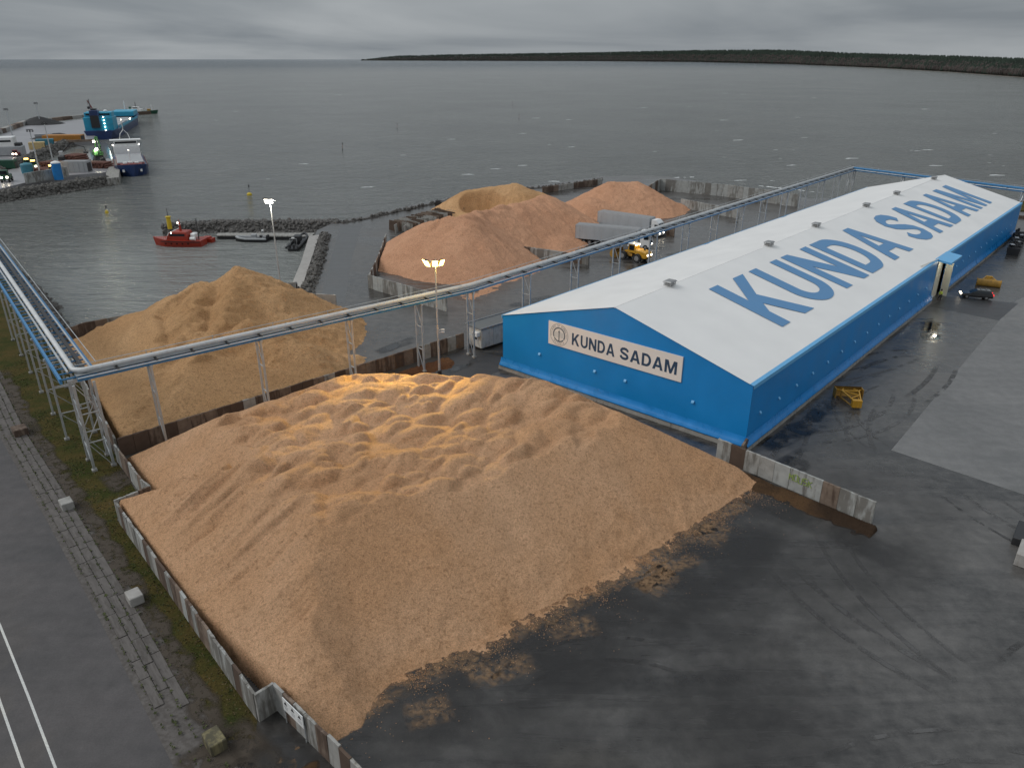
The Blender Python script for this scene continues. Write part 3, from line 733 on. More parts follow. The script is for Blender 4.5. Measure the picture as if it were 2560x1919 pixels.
def left_h(X, Y):
    wx = 0.9 * fbm(X * 0.2, Y * 0.2, 4, 3); wy = 0.9 * fbm(X * 0.2 + 40, Y * 0.2, 5, 3); X0, Y0 = X, Y; X, Y = X + wx, Y + wy
    h = cone(X, Y, LR[0], None, 0.66, 0.35)
    for a, b in zip(LR[:-1], LR[1:]): h = np.maximum(h, cone(X, Y, a, b, 0.62, 0.35))
    h = np.maximum(h, cone(X, Y, pk(500, 600, 97), pk(480, 690, 88), 0.72, 0.5)); h = np.maximum(h, cone(X, Y, pk(300, 672, 90), pk(330, 760, 80), 0.55, 0.8))
    h = np.maximum(h, cone(X, Y, pk(430, 618, 95), pk(390, 740, 83), 0.66, 0.6))
    h = smax(h, cone(X, Y, pk(540, 690, 86), pk(600, 728, 85), 0.62, 0.9), 0.2); h = smax(h, cone(X, Y, pk(445, 765, 78), pk(520, 785, 77), 0.55, 1.0), 0.2)
    h = smax(h, cone(X, Y, pk(440, 760, 79), pk(455, 720, 84), 0.6, 0.9), 0.2)
    h = smax(h, cone(X, Y, (-29, 79, 3.2), (-24, 87, 2.2), 0.55, 1.5), 0.3); h = smax(h, cone(X, Y, (-41, 76, 4.0), (-45, 80, 4.6), 0.42, 2.0), 0.4)
    h = smax(h, cone(X, Y, (-27.5, 95, 1.9), (-24, 99, 0.9), 0.45, 1.5), 0.3); h = smax(h, cone(X, Y, (-25, 90, 1.6), (-21, 90.5, 0.6), 0.45, 1.0), 0.3)
    g = fbm((X * 0.6 + Y * 0.8) * 0.16, (X * 0.8 - Y * 0.6) * 0.75, 44, 4)
    h = h + 1.0 * g * np.clip(h, 0, 4) / 4 + rough(X, Y, 2.2, 33) + 0.8 * fbm(X * 0.35, Y * 0.35, 61, 3)
    X, Y = X0, Y0
    e, d = edge(X, Y, (-61.9, 96.6), (-38.5, 65.6), 1.55, 0.5); h = smin(h, e, 0.3); h = clip(h, d, 1.5)
    e, d = edge(X, Y, (-38.7, 65.9), (-6.9, 96.6), 1.5, 0.6); h = np.where(d < 6, smin(h, e, 0.3), h); h = clip(h, d, 1.4)
    e, d = edge(X, Y, (-37, 121.0), (-61.2, 99.8), 0.1, 0.7); h = smin(h, e, 0.4); h = np.where(d < 0, -1 + d, h)
    return h
heap('wood_chip_pile', 'tall brownish wood chip pile by the harbour basin under the left pipe bridge', (-64, 63, -14, 122), 0.2, left_h, M_chip_old)
def r1_h(X, Y):
    a, b, c, d_ = pk(900, 478, 146), pk(1006, 476, 141), pk(1114, 441, 163), pk(1180, 420, 171)
    h = cone(X, Y, a, b, 0.64, 1.2); h = np.maximum(h, cone(X, Y, b, (b[0] + 1, b[1] + 14, b[2] - 1.2), 0.62, 1.2)); h = smax(h, cone(X, Y, c, d_, 0.6, 1.3), 0.4)
    h = smax(h, cone(X, Y, c, (b[0], b[1] + 10, 6.5), 0.6, 1.3), 0.4); h = smax(h, cone(X, Y, (13, 163, 1.8), (8, 156, 2.0), 0.4, 2), 0.4)
    h = h + 0.8 * lumps(X, Y, 60, (-22, 138, 4, 160), 5, (0.4, 1.4), (1.5, 3.2), 0.6) * np.clip((h - 5.0) / 2, 0, 1) + rough(X, Y, 1.4, 71) + 0.5 * fbm(X * 0.3, Y * 0.3, 3, 3)
    h = h + 0.5 * fbm((X + Y) * 0.6, (X - Y) * 0.12, 9, 3) * np.clip(h, 0, 3) / 3
    e, d = edge(X, Y, *inset(G2(797, 622), G2(966, 673), 0.40), 1.9, 0.62); h = smin(h, e, 0.3); h = clip(h, d, 1.9)
    e, d = edge(X, Y, *inset(G2(835, 525), G2(797, 622), 0.55), 1.5, 0.62); h = smin(h, e, 0.3); h = clip(h, d, 1.4)
    return h
heap('wood_chip_pile', 'pinkish wood chip pile held by pale concrete panels behind the pipe bridge', (-28, 110, 20, 186), 0.25, r1_h, M_chip_red)
def r2_h(X, Y):
    a, b = pk(1009, 411, 191), pk(1114, 396, 193)
    h = cone(X, Y, a, b, 0.6, 1.0); h = smax(h, cone(X, Y, b, pk(1165, 416, 196), 0.6, 1.5), 0.4); h = smax(h, cone(X, Y, a, pk(960, 446, 190), 0.6, 1.2), 0.4)
    # scooped hollow facing the yard
    hol = np.hypot((X - a[0] - 3.6) * 0.62, (Y - a[1] + 5.0)) + 2.6 * fbm(X * 0.22, Y * 0.22, 73, 4); h = np.minimum(h, 0.6 + 2.2 * np.maximum(hol - 2.6, 0) ** 1.15)
    return h + rough(X, Y, 1.8, 90) + 0.4 * fbm(X * 0.3, Y * 0.3, 5, 3)
heap('wood_chip_pile', 'scooped out wood chip pile nearest the sea at the back of the yard', (-26, 172, 24, 214), 0.3, r2_h, M_chip_old)
def r3_h(X, Y):
    a, b = pk(1318, 393, 196), pk(1375, 392, 198)
    h = cone(X, Y, a, b, 0.56, 1.0); h = smax(h, cone(X, Y, (a[0] - 6, a[1] - 8, 4.6), None, 0.5, 2), 0.5); h = smax(h, cone(X, Y, b, (43, 199, 1.6), 0.55, 1.5), 0.5)
    return h + rough(X, Y, 1.8, 120) + 0.5 * fbm(X * 0.25, Y * 0.25, 15, 3)
heap('wood_chip_pile', 'pointed orange wood chip pile at the back beside the parked trucks', (10, 172, 50, 216), 0.3, r3_h, M_chip_red)

# spilt chips: thin ragged layers
def spill(name, label, bounds, f, mat, res=0.15): 
    o = heap(name, None, bounds, res, f, mat, -0.02); tag(stuff(o), label, 'wood chips'); return o
def toe_spill(X, Y):
    dx, dy = 0.791, 0.612; u = (X + 10.2) * dx + (Y - 34.1) * dy; d = -(X + 10.2) * dy + (Y - 34.1) * dx
    d = d + 0.9 * np.sin(np.clip(u / 41.0, 0, 1) * math.pi) + 2.2 * np.clip(1 - u / 4.0, 0, 1) ** 2
    big = fbm(u * 0.16, d * 0.05, 31, 3); n = fbm(u * 1.3, d * 0.5, 77, 4, 0.65) + 0.9 * fbm(X * 2.6, Y * 2.6, 91, 4, 0.7)
    h = 0.05 * (d + 0.55 + 2.2 * big + 2.4 * n); h = np.where((d < -2.4) | (d > 1.2) | (u < -1.0) | (u > 41), -1, h)
    return np.minimum(h, 0.035)
spill('spilt_wood_chips', 'ragged fringe of spilt chips along the foot of the foreground pile', (-13, 30, 26, 62), toe_spill, M_chip, 0.10)
def wall_spill(X, Y):
    a, b = np.array(G2(1560, 1003)), np.array(G2(1885, 1138)); d = (b - a) / np.hypot(*(b - a)); u = (X - a[0]) * d[0] + (Y - a[1]) * d[1]; v = (X - a[0]) * d[1] - (Y - a[1]) * d[0]
    n = fbm(X * 0.6, Y * 0.6, 55, 4, 0.6); h = 0.42 - 0.20 * v + 0.5 * n; return np.where((u < 0.5) | (u > 15.0) | (v < 0.10), -1, np.minimum(h, 0.35))
spill('bark_debris', 'dark wet bark debris along the concrete wall with green graffiti', (14, 48, 34, 68), wall_spill, M_bark)
def sep_spill(X, Y):
    a, b = np.array((-38.4, 63.2)), np.array((-8.0, 92.0)); d = (b - a) / np.hypot(*(b - a)); u = (X - a[0]) * d[0] + (Y - a[1]) * d[1]; v = (X - a[0]) * d[1] - (Y - a[1]) * d[0]
    n = fbm(X * 0.5, Y * 0.5, 66, 4, 0.6); h = 0.5 - 0.25 * v + 0.9 * n; return np.where((u < 2.2) | (u > 41) | (v < 0.25) | (v > 3.2), -1, np.minimum(h, 0.5))
spill('bark_debris', 'reddish damp debris between the long brown wall and the foreground pile', (-40, 60, -4, 96), sep_spill, chips('damp_red_debris', (0.05, 0.022, 0.012), (0.12, 0.055, 0.030), (0.20, 0.105, 0.055), 3.0))
def left_spill(X, Y):
    n = fbm(X * 0.45, Y * 0.45, 88, 5, 0.6); d = np.minimum(np.hypot(X + 8.6, Y - 27.2) - 1.6, np.hypot((X + 12.6), (Y - 29.0)) - 1.2); h = 0.05 * (-d + 3.0 * n + 2.5 * fbm(X * 2.2, Y * 2.2, 7, 4, .7)); return np.where(edge(X, Y, (-33.4, 53.2), (-9.5, 29.1), 0, 1)[1] > -0.5, -1, np.minimum(h, 0.06))
spill('spilt_wood_chips', 'spilt chips outside the left wall near the white warning board', (-18, 22, -5, 33), left_spill, M_chip_old)
def ridge_spill(X, Y):
    n = fbm(X * 0.7, Y * 0.7, 28, 4, .6); u = (X + 12.4) * .70 + (Y - 28.2) * .714; v = -(X + 12.4) * .714 + (Y - 28.2) * .70
    return 0.22 * (1 - (u / 2.2) ** 2 - (v / .6) ** 2 + 2.4 * n)
spill('bark_debris', 'low ridge of brown debris below the warning board', (-16, 25, -9, 32), ridge_spill, M_bark)
def r1_spill(X, Y):
    n = fbm(X * 0.3, Y * 0.3, 41, 5, 0.65); a, b = np.array((-9.5, 114.5)), np.array((15.5, 158)); d = (b - a) / np.hypot(*(b - a)); u = (X - a[0]) * d[0] + (Y - a[1]) * d[1]; v = (X - a[0]) * d[1] - (Y - a[1]) * d[0]
    h = 0.04 * (0.9 - np.abs(v) + 6 * n + 3 * fbm(X * 1.2, Y * 1.2, 18, 3, .7)); return np.where((u < 4) | (u > 46) | (v < -5), -1, np.minimum(h, 0.06))
spill('spilt_wood_chips', 'thin spilt chips along the front of the pinkish pile', (-16, 110, 22, 162), r1_spill, M_chip_red, 0.3)

# ------------------------------------------------ wear of the yard: tyre marks, puddles, swept apron, chip dust
FILMS = {}
def film(name, rows, mat, z):
    "rows: list of points across, along the length; UV runs 0..1 both ways; films of one kind gather in one mesh"
    if mat.name not in FILMS: bm = bmesh.new(); FILMS[mat.name] = (bm, bm.loops.layers.uv.new('uv'), name, mat)
    bm, uvl = FILMS[mat.name][:2]; n = len(rows); m = len(rows[0]); g = [[bm.verts.new((p[0], p[1], z)) for p in r_] for r_ in rows]
    for i in range(n - 1):
        for j in range(m - 1):
            f = bm.faces.new((g[i][j], g[i + 1][j], g[i + 1][j + 1], g[i][j + 1]))
            for l, (a, b) in zip(f.loops, ((i, j), (i + 1, j), (i + 1, j + 1), (i, j + 1))): l[uvl].uv = (a / (n - 1), b / (m - 1))
def arc_film(name, c, r0, a0, a1, w, mat, z, n=24):
    return film(name, [[(c[0] + (r0 + s * w) * math.cos(a0 + (a1 - a0) * i / n), c[1] + (r0 + s * w) * math.sin(a0 + (a1 - a0) * i / n)) for s in (-.5, .0, .5)] for i in range(n + 1)], mat, z)
def spot_film(name, c, rx, ry, an, mat, z):
    ca, sa = math.cos(an), math.sin(an); return film(name, [[(c[0] + u * rx * ca - v * ry * sa, c[1] + u * rx * sa + v * ry * ca) for v in (-1, 0, 1)] for u in (-1, -.5, 0, .5, 1)], mat, z)
r = random.Random(77); zf = 0.014
for k in range(14):
    x, y = r.uniform(-4, 46), r.uniform(26, 62)
    if -(x + 10.2) * 0.612 + (y - 34.1) * 0.791 > -1.5 and x < 24: continue
    R0 = r.uniform(6, 30); an = r.uniform(0, 6.28); c = (x + R0 * math.cos(an), y + R0 * math.sin(an)); da = r.uniform(6, 16) / R0; zf += 0.0004
    for o_ in (0, 2.1): arc_film('tyre_marks', c, R0 + o_, an + math.pi - da / 2, an + math.pi + da / 2, r.uniform(.35, .6), M_tyre if r.random() < .6 else M_tyre2, zf)
for k in range(12):
    p = G(r.uniform(1650, 2000), r.uniform(700, 960)); R0 = r.uniform(10, 60); an = r.choice((R(-42), R(138))) + r.uniform(-.4, .4); c = (p.x + R0 * math.cos(an), p.y + R0 * math.sin(an)); da = r.uniform(8, 22) / R0; zf += 0.0004
    for o_ in (0, 2.2): arc_film('tyre_marks', c, R0 + o_, an + math.pi - da / 2, an + math.pi + da / 2, r.uniform(.4, .7), M_tyre if r.random() < .65 else M_tyre2, zf)
for (x, y, rx, ry) in ((1700, 940, 5.0, 1.6), (1770, 890, 4.0, 1.0), (2010, 712, 5.0, 1.4), (1700, 1010, 5, 1.6), (860, 745, 4, 1.2), (1150, 650, 5, 1.2), (1300, 610, 5, 1.4), (1480, 545, 5, 1.6), (1000, 790, 3, 1.0)):
    p = G(x, y); zf += 0.0004; spot_film('puddles', p, rx, ry, R(46) + r.uniform(-.3, .3), M_puddle, zf)
# dark wet apron swept clean in front of the foreground pile
def apron_pt(u, v): return (-10.2 + 0.791 * u + 0.612 * v, 34.1 + 0.612 * u - 0.791 * v)
zf += .001; film('swept_apron', [[apron_pt(u, v * (6.5 + 3 * math.sin(u * .08))) for v in (-.30, 0, .25, .5, .75, 1.0)] for u in range(-3, 44, 2)], M_swept, zf)
zf += .001; film('swept_apron', [[apron_pt(u, v * (26 - .2 * u)) for v in (-.2, 0, .25, .5, .75, 1.0)] for u in range(-8, 60, 2)], M_swept2, zf)
zf += .001; film('swept_apron', [[(23.2 + .667 * s - .745 * v, 58 + -.745 * s - .667 * v) for v in (-1, 0, 1, 2, 3)] for s in range(-3, 14, 2)], M_swept, zf)
zf += .0004; film('chip_dust', [[apron_pt(u, v + .9 * math.sin(min(1, max(0, u / 41)) * math.pi)) for v in (-1.6, -.5, .6, 1.8)] for u in range(-2, 43)], M_dust, zf)
for k in range(14):
    u = r.uniform(0, 40); v = r.uniform(.5, 4); p = apron_pt(u, v); zf += .0004; spot_film('chip_dust', p, r.uniform(1, 3.2), r.uniform(.5, 1.4), R(38) + r.uniform(-.5, .5), M_dust, zf)
gl_ = offset_line(vl, 0.3)
for i in range(1, 5):
    a, b = Vector(gl_[i]), Vector(gl_[i + 1]); t_ = (b - a).normalized(); n_ = Vector((-t_.y, t_.x)); zf += .0004
    film('trodden_dirt', [[(a.lerp(b, k / 10) + n_ * w * (1 + .3 * math.sin(k * 2.1 + i)))[:2] for w in (-.9, -.3, .3, .9)] for k in range(-1, 12)], M_dirt, .055 + zf * .1)
for (x, y, rx, ry) in ((-15.2, 30.6, 2.6, 1.5), (-13.0, 28.9, 2.6, 1.4), (-17.0, 30.0, 1.6, 1.6), (-10.5, 27.3, 2.2, 1.1), (-36.5, 60.5, 2.2, 1.6)): zf += .0004; spot_film('trodden_dirt', (x, y), rx, ry, R(-45), M_dirt, zf + .004)
spot_film('swept_apron', (-12.2, 29.6), 2.6, 1.6, R(-42), M_swept, zf + .006); spot_film('swept_apron', (-14.0, 27.6), 4.0, 2.6, R(-42), M_swept, .012)
for bm, uvl, nm, mt in FILMS.values():
    bmesh.ops.recalc_face_normals(bm, faces=list(bm.faces)); me = bpy.data.meshes.new(nm); bm.to_mesh(me); bm.free(); me.materials.append(mt); o = stuff(link(nm, me))
    tag(o, {'tyre_mark_dark': 'dark tyre marks across the wet yard', 'tyre_mark_pale': 'pale scuffed tyre tracks across the yard', 'puddle': 'shallow puddles on the asphalt beside the hall', 'wet_swept_asphalt': 'dark wet swept asphalt in front of the foreground pile', 'damp_asphalt': 'damp darker asphalt stretching from the foreground pile to the frame bottom', 'chip_dust': 'patches of chip dust on the dark asphalt', 'trodden_dirt': 'bare trodden dirt along the edge of the grass'}[mt.name], {'puddle': 'puddles', 'chip_dust': 'wood chips', 'trodden_dirt': 'dirt'}.get(mt.name, 'tyre marks' if 'tyre' in mt.name else 'wet asphalt'))
# loose chips thinning out from the foot of each pile
def loose(label, n, pts_fn, mat, seed):
    rr_ = random.Random(seed); V = []; F = []
    for k in range(n):
        x, y = pts_fn(rr_); s = rr_.uniform(.02, .055); a = rr_.uniform(0, 6.28); z = .018 + rr_.uniform(0, .03); o_ = len(V); ca, sa = math.cos(a) * s, math.sin(a) * s
        V += [(x - ca, y - sa, z), (x + sa * .6, y - ca * .6, z + rr_.uniform(0, .03)), (x + ca, y + sa, z), (x - sa * .6, y + ca * .6, z + rr_.uniform(0, .03))]; F.append((o_, o_ + 1, o_ + 2, o_ + 3))
    me = bpy.data.meshes.new('loose_chips'); me.from_pydata(V, [], F); me.materials.append(mat); tag(stuff(link('loose_chips', me)), label, 'wood chips')
def near_toe(q):
    u = q.uniform(-2, 42); v = -1.0 + q.expovariate(1.15) + 1.3 * float(math.sin(u * 1.7) * math.sin(u * .43)); return apron_pt(u, v - .9 * math.sin(min(1, max(0, u / 41)) * math.pi) * -1)
loose('loose wood chips scattered in front of the foreground pile', 12000, near_toe, M_chip, 5)
loose('loose wood chips scattered beside the tall brownish pile', 3500, lambda q: (-20.5 + q.gauss(0, 2.2) - (q.random() * 9), 88 + q.random() * 16 + q.gauss(0, 1)), M_chip_old, 6)

# ================================================================== concrete walls of upright panels
def panel_variants(h, t, mats, n=4, seed=1):
    res = []; r = random.Random(seed)
    for k in range(n):
        nx = 4; vs = []; fs = []
        for side, y in ((0, -t / 2), (1, t / 2)):
            for i in range(nx + 1):
                x = -0.5 + i / nx; vs.append((x, y, 0.0)); vs.append((x, y * 0.85, h + r.uniform(-0.02, 0.02) - (0.07 * r.random() if r.random() < 0.25 else 0)))
        m = 2 * (nx + 1)
        for i in range(nx):
            a = 2 * i; fs += [(a, a + 2, a + 3, a + 1), (m + a + 2, m + a, m + a + 1, m + a + 3), (a + 1, a + 3, m + a + 3, m + a + 1), (a + 2, a, m + a, m + a + 2)]
        fs += [(0, 1, m + 1, m), (m - 2, 2 * m - 2, 2 * m - 1, m - 1)]
        res.append(MB().add(vs, fs).mesh('wall_panel', mats[k % len(mats)]))
    return res
def panel_wall(label, pts, h=2.2, pw=1.0, t=0.18, mats=None, seed=1, base=True, fins=False):
    mats = mats or [M_panel]; var = panel_variants(h, t, mats, 6, seed); r = random.Random(seed)
    o = thing('concrete_wall', label, 'wall', (pts[0][0], pts[0][1], 0)); o0 = Vector((pts[0][0], pts[0][1], 0))
    for i in range(len(pts) - 1):
        a = Vector((*pts[i], 0)); b = Vector((*pts[i + 1], 0)); L = (b - a).length; n = max(1, round(L / pw)); ang = math.atan2(b.y - a.y, b.x - a.x); w = L / n
        for k in range(n):
            p = a.lerp(b, (k + 0.5) / n) - o0; s = link('wall_panel', r.choice(var), o); s.location = p + Vector((0, 0, r.uniform(-0.03, 0.0)))
            s.rotation_euler = (r.uniform(-.012, .012), r.uniform(-.006, .006), ang + r.uniform(-.012, .012)); s.scale = (w - 0.03, 1, 1 + r.uniform(-.012, .012))
            if fins and k % 2 == 0:
                n_ = Vector((-math.sin(ang), math.cos(ang), 0)); f = MB().add([Vector((0, 0, 0)), n_ * fins, Vector((0, 0, h * 0.8)), Vector((math.cos(ang), math.sin(ang), 0)) * .12, n_ * fins + Vector((math.cos(ang), math.sin(ang), 0)) * .12, Vector((math.cos(ang), math.sin(ang), 0)) * .12 + Vector((0, 0, h * .8))],
                    [(0, 1, 2), (3, 5, 4), (0, 3, 4, 1), (1, 4, 5, 2), (2, 5, 3, 0)]).build('buttress', mats[0], o); f.location = p
    return o
mixw = [M_panel, M_panel, M_panel_dirty, M_panel, M_conc, M_panel_dirty]
panel_wall('long pale panel wall along the left foot of the foreground pile', [(-33.2, 53.45), (-15.1, 32.9)], 2.1, 1.0, 0.2, mixw, 2)
panel_wall('short wall stub with notch and warning board at the lower left', [(-15.05, 32.75), (-14.2, 33.7), (-9.3, 29.2), (-6.3, 26.2)], 2.1, 1.15, 0.2, [M_panel_dirty, M_conc, M_panel, M_panel_dirty, M_conc, M_panel_dirty], 3)
panel_wall('stepped wall pieces between the grass and the foreground pile', [(-38.5, 64.0), (-33.0, 57.5), (-31.6, 56.2), (-33.6, 53.9)], 2.0, 1.0, 0.2, mixw, 4)
panel_wall('panel wall along the grass under the left pipe bridge', [(-62.4, 96.9), (-38.95, 65.1)], 2.0, 1.0, 0.2, mixw, 5)
panel_wall('long brown stained wall between the two nearest chip piles', [(-38.7, 65.0), (-6.6, 95.9)], 2.0, 1.45, 0.22, [M_panel_dirty, M_panel_dirty, M_panel_dirty, M_panel_dirty, M_panel_dirty, M_conc], 6)
panel_wall('low wall at the basin behind the tall brownish pile', [(-62.3, 97.2), (-61.0, 100.6), (-36.5, 122.0)], 1.8, 1.6, 0.25, [M_panel_dirty, M_conc], 7)
rw0, rw1 = G2(1547, 988), G2(1883, 1131)
RW = panel_wall('grey concrete wall with green graffiti between the pile and the yard', [rw0, rw1], 2.15, 1.5, 0.24, [M_panel, M_conc, M_panel, M_panel_dirty, M_panel, M_panel], 28)
panel_wall('short concrete wall under the near corner of the blue hall', [G2(1600, 990), G2(1612, 972)], 1.5, 0.9, 0.25, [M_panel, M_panel_dirty], 9)
panel_wall('pale panel wall holding the front of the pinkish pile', [G2(797, 622), G2(966, 673)], 2.4, 1.3, 0.22, [M_panel, M_panel, M_panel, M_conc], 10)
panel_wall('dark side wall at the left of the pinkish pile', [G2(797, 622), G2(818, 575), G2(835, 525)], 2.0, 1.6, 0.22, [M_panel_dirty, M_conc], 11)
panel_wall('low dark wall stub with small white plate near the quay walkway', [G2(664, 660), G2(728, 664)], 2.1, 1.7, 0.3, [M_panel_dirty, M_conc], 12)
panel_wall('wall of pale blocks beside the wheel loader', [G2(1105, 548), G2(1190, 560), G2(1272, 572)], 1.8, 1.5, 0.6, [M_panel, M_panel_dirty, M_conc], 13)
panel_wall('far pen wall running along the sea', [G2(1425, 411), G2(1560, 424), G2(1722, 447)], 3.4, 1.7, 0.3, [M_panel, M_conc, M_panel], 14)
panel_wall('left side wall of the far empty pen', [G2(1400, 427), G2(1425, 411)], 3.4, 1.7, 0.3, [M_conc, M_panel_dirty], 15)
panel_wall('inner wall of the far pen ending at the orange pile', [G2(1470, 448), G2(1530, 460), G2(1595, 472)], 2.3, 1.7, 0.3, [M_panel, M_conc, M_panel], 16, fins=0.8)
panel_wall('low seawall at the back left of the yard', [G2(1172, 417), G2(1300, 398)], 1.7, 2.2, 0.4, [M_panel_dirty, M_conc], 17)
panel_wall('wall piece lit by truck headlights behind the second truck', [G2(1405, 503), G2(1456, 512)], 2.2, 1.8, 0.3, [M_panel_dirty, M_conc], 18)
# graffiti on the wall: thin sprayed strokes standing just off the panel
d_ = (Vector(rw1) - Vector(rw0)); Lr = d_.length; d_.normalize(); nrm = Vector((d_.y, -d_.x))
def gl(ch, u0, z0, w, h):
    S = {'M': [(0, 0, 0, 1), (0, 1, .5, .4), (.5, .4, 1, 1), (1, 1, 1, 0)], 'O': [(0, 0, 0, 1), (0, 1, 1, 1), (1, 1, 1, 0), (1, 0, 0, 0)], 'U': [(0, 1, 0, 0), (0, 0, 1, 0), (1, 0, 1, 1)],
         'S': [(1, 1, 0, 1), (0, 1, 0, .5), (0, .5, 1, .5), (1, .5, 1, 0), (1, 0, 0, 0)], 'R': [(0, 0, 0, 1), (0, 1, 1, 1), (1, 1, 1, .5), (1, .5, 0, .5), (.3, .5, 1, 0)], 'K': [(0, 0, 0, 1), (0, .5, 1, 1), (.2, .6, 1, 0)]}
    m = MB()
    for x0, y0, x1, y1 in S[ch]:
        f = lambda x, y: Vector((d_.x * (u0 + x * w) + nrm.x * 0.145, d_.y * (u0 + x * w) + nrm.y * 0.145, z0 + y * h))
        m.bar(f(x0, y0), f(x1, y1), 0.07, 0.012, up=(nrm.x, nrm.y, 0))
    m.build('graffiti_letter', M_graf, RW)
for k, ch in enumerate('MOUSK'): gl(ch, Lr * 0.50 + k * 0.46, 1.02 + (0.06 if k % 2 else 0), 0.32, 0.62)
# white warning board in the notch of the lower left wall
wb = thing('warning_board', 'white board with dark warning triangles on the lower left wall stub', 'sign', (-13.55, 32.95, 1.25), math.atan2(-4.5, 4.9))
MB().box((1.35, -0.10, 0.3), (2.1, 0.04, 0.95)).build('board', M_white, wb)
for k in range(3):
    x = 0.62 + k * 0.72; MB().add([(x - .17, -.125, .38), (x + .17, -.125, .38), (x, -.125, .66), (x - .17, -.120, .38), (x + .17, -.120, .38), (x, -.120, .66)], [(0, 1, 2), (3, 5, 4), (0, 3, 4, 1), (1, 4, 5, 2), (2, 5, 3, 0)]).build('warning_symbol', M_dark, wb)
    for j in range(2): MB().box((x, -.124, .22 - j * .13), (.42 - .1 * j, .006, .05)).build('text_line', M_grey, wb)
for x_ in (0.32, 2.38): MB().box((x_, -.06, -0.6), (0.06, 0.06, 1.3)).build('post', M_galv, wb)
# concrete blocks along the road
for (x, y, s, lab, mt) in ((45, 937, (1.5, 1.3, 0.8), 'reddish weathered block at the far end of the slab path', M_panel_dirty), (146, 1096, (1.25, 0.95, 0.75), 'dark mossy block on the slab path beside the pipe tower', M_conc),
                       (293, 1298, (1.25, 0.95, 0.75), 'pale concrete block halfway along the slab path', M_conc_l), (466, 1610, (1.35, 0.95, 0.8), 'yellowish mossy block at the near end of the slab path', concrete('mossy_concrete', (0.15, 0.125, 0.06), (0.22, 0.19, 0.10), (0.05, 0.045, 0.03), 0.8))):
    p = G(x, y); o = tag(MB().cbox((0, 0, s[2] / 2), s, 0.05).build('concrete_block', mt), lab, 'block', 'blocks lining the road'); o.location = p; o.rotation_euler = (0, 0, R(-48))
# ================================================================== the blue and white storage hall
HB = Vector((23.359, 66.243, 0.6)); HPH = 0.725; HL, HW, HE, HR = 133.6, 32.73, 6.53, 11.0
hall = thing('storage_hall', 'long blue fabric storage hall with white roof and KUNDA SADAM lettering', 'building', HB, math.pi / 2 - HPH)
# local axes: x along the length (0 near), y across (0 right wall), z up from the fabric foot
DOOR0, DOOR1 = 66.3, 72.0
def gridsheet(fn, nu, nv):
    vs = [fn(i / nu, j / nv) for j in range(nv + 1) for i in range(nu + 1)]
    return vs, [(j * (nu + 1) + i, j * (nu + 1) + i + 1, (j + 1) * (nu + 1) + i + 1, (j + 1) * (nu + 1) + i) for j in range(nv) for i in range(nu)]
def gable(x, name):
    nu, nv = 48, 10; s = -1 if x < 1 else 1
    def fn(u, v):
        y = HW * u; top = HE + (HR - HE) * (1 - abs(2 * u - 1)); return (x + s * 0.02 * math.sin(u * 60) * math.sin(v * 3.14), y, top * v)
    vs, fs = gridsheet(fn, nu, nv)
    if x < 1: fs = [f[::-1] for f in fs]
    MB().add(vs, fs).build(name, M_blue, hall, True)
gable(0.0, 'front_wall'); gable(HL, 'rear_wall')
def side(y, x0, x1, name):
    n = int((x1 - x0) / 1.14)
    def fn(u, v):
        x = x0 + (x1 - x0) * u; b = 0.025 * math.cos(2 * math.pi * x / 4.55) * math.sin(v * math.pi); return (x, y + (b if y < 1 else -b), HE * v)
    vs, fs = gridsheet(fn, n, 8)
    if y > 1: fs = [f[::-1] for f in fs]
    MB().add(vs, fs).build(name, M_blue, hall, True)
side(0.0, 0.0, DOOR0, 'side_wall'); side(0.0, DOOR1, HL, 'side_wall'); side(HW, 0.0, HL, 'side_wall')
RISE = HR - HE
def roof_pt(x, v, right=True, lift=0.0):
    "v: 0 at the eave, 1 at the ridge"
    y = HW / 2 * v; z = HE + RISE * v
    z += 0.015 * math.cos(2 * math.pi * x / 4.55) * math.sin(v * math.pi) + lift
    return (x, y if right else HW - y, z)
def roof_crease(x, v):   # slight ponding folds of the membrane
    return -0.10 * math.exp(-((x - 52 - 22 * v) / 1.2) ** 2) * (1 - v) - 0.10 * math.exp(-((x - 84 - 22 * v) / 1.2) ** 2) * (1 - v)
for right in (True, False):
    def fn(u, v):
        x = -0.12 + (HL + 0.24) * u; p = roof_pt(x, v, right, 0.02)
        if not right: p = (p[0], p[1], p[2] + roof_crease(x, v))
        return p
    vs, fs = gridsheet(fn, 176, 14)
    if not right: fs = [f[::-1] for f in fs]
    MB().add(vs, fs).build('roof_slope', M_roofw, hall, True)
# light blue band hanging at the eaves
for x0, x1 in ((-0.13, DOOR0 - 0.6), (DOOR1 + 0.2, HL + 0.13)):
    MB().add([(x0, 0.30, HE + 0.12), (x1, 0.30, HE + 0.12), (x1, -0.10, HE + 0.02), (x0, -0.10, HE + 0.02), (x1, -0.12, HE - 0.38), (x0, -0.12, HE - 0.38)], [(0, 3, 2, 1), (3, 5, 4, 2)]).build('eave_band', M_blue2, hall)
MB().box((HL / 2, HW + 0.06, HE - 0.15), (HL + .2, 0.1, 0.4)).build('eave_band', M_blue2, hall)
MB().tube([(-.1, HW / 2, HR - .02), (HL + .1, HW / 2, HR - .02)], .07, 8).build('ridge_tube', M_roofw, hall, True)
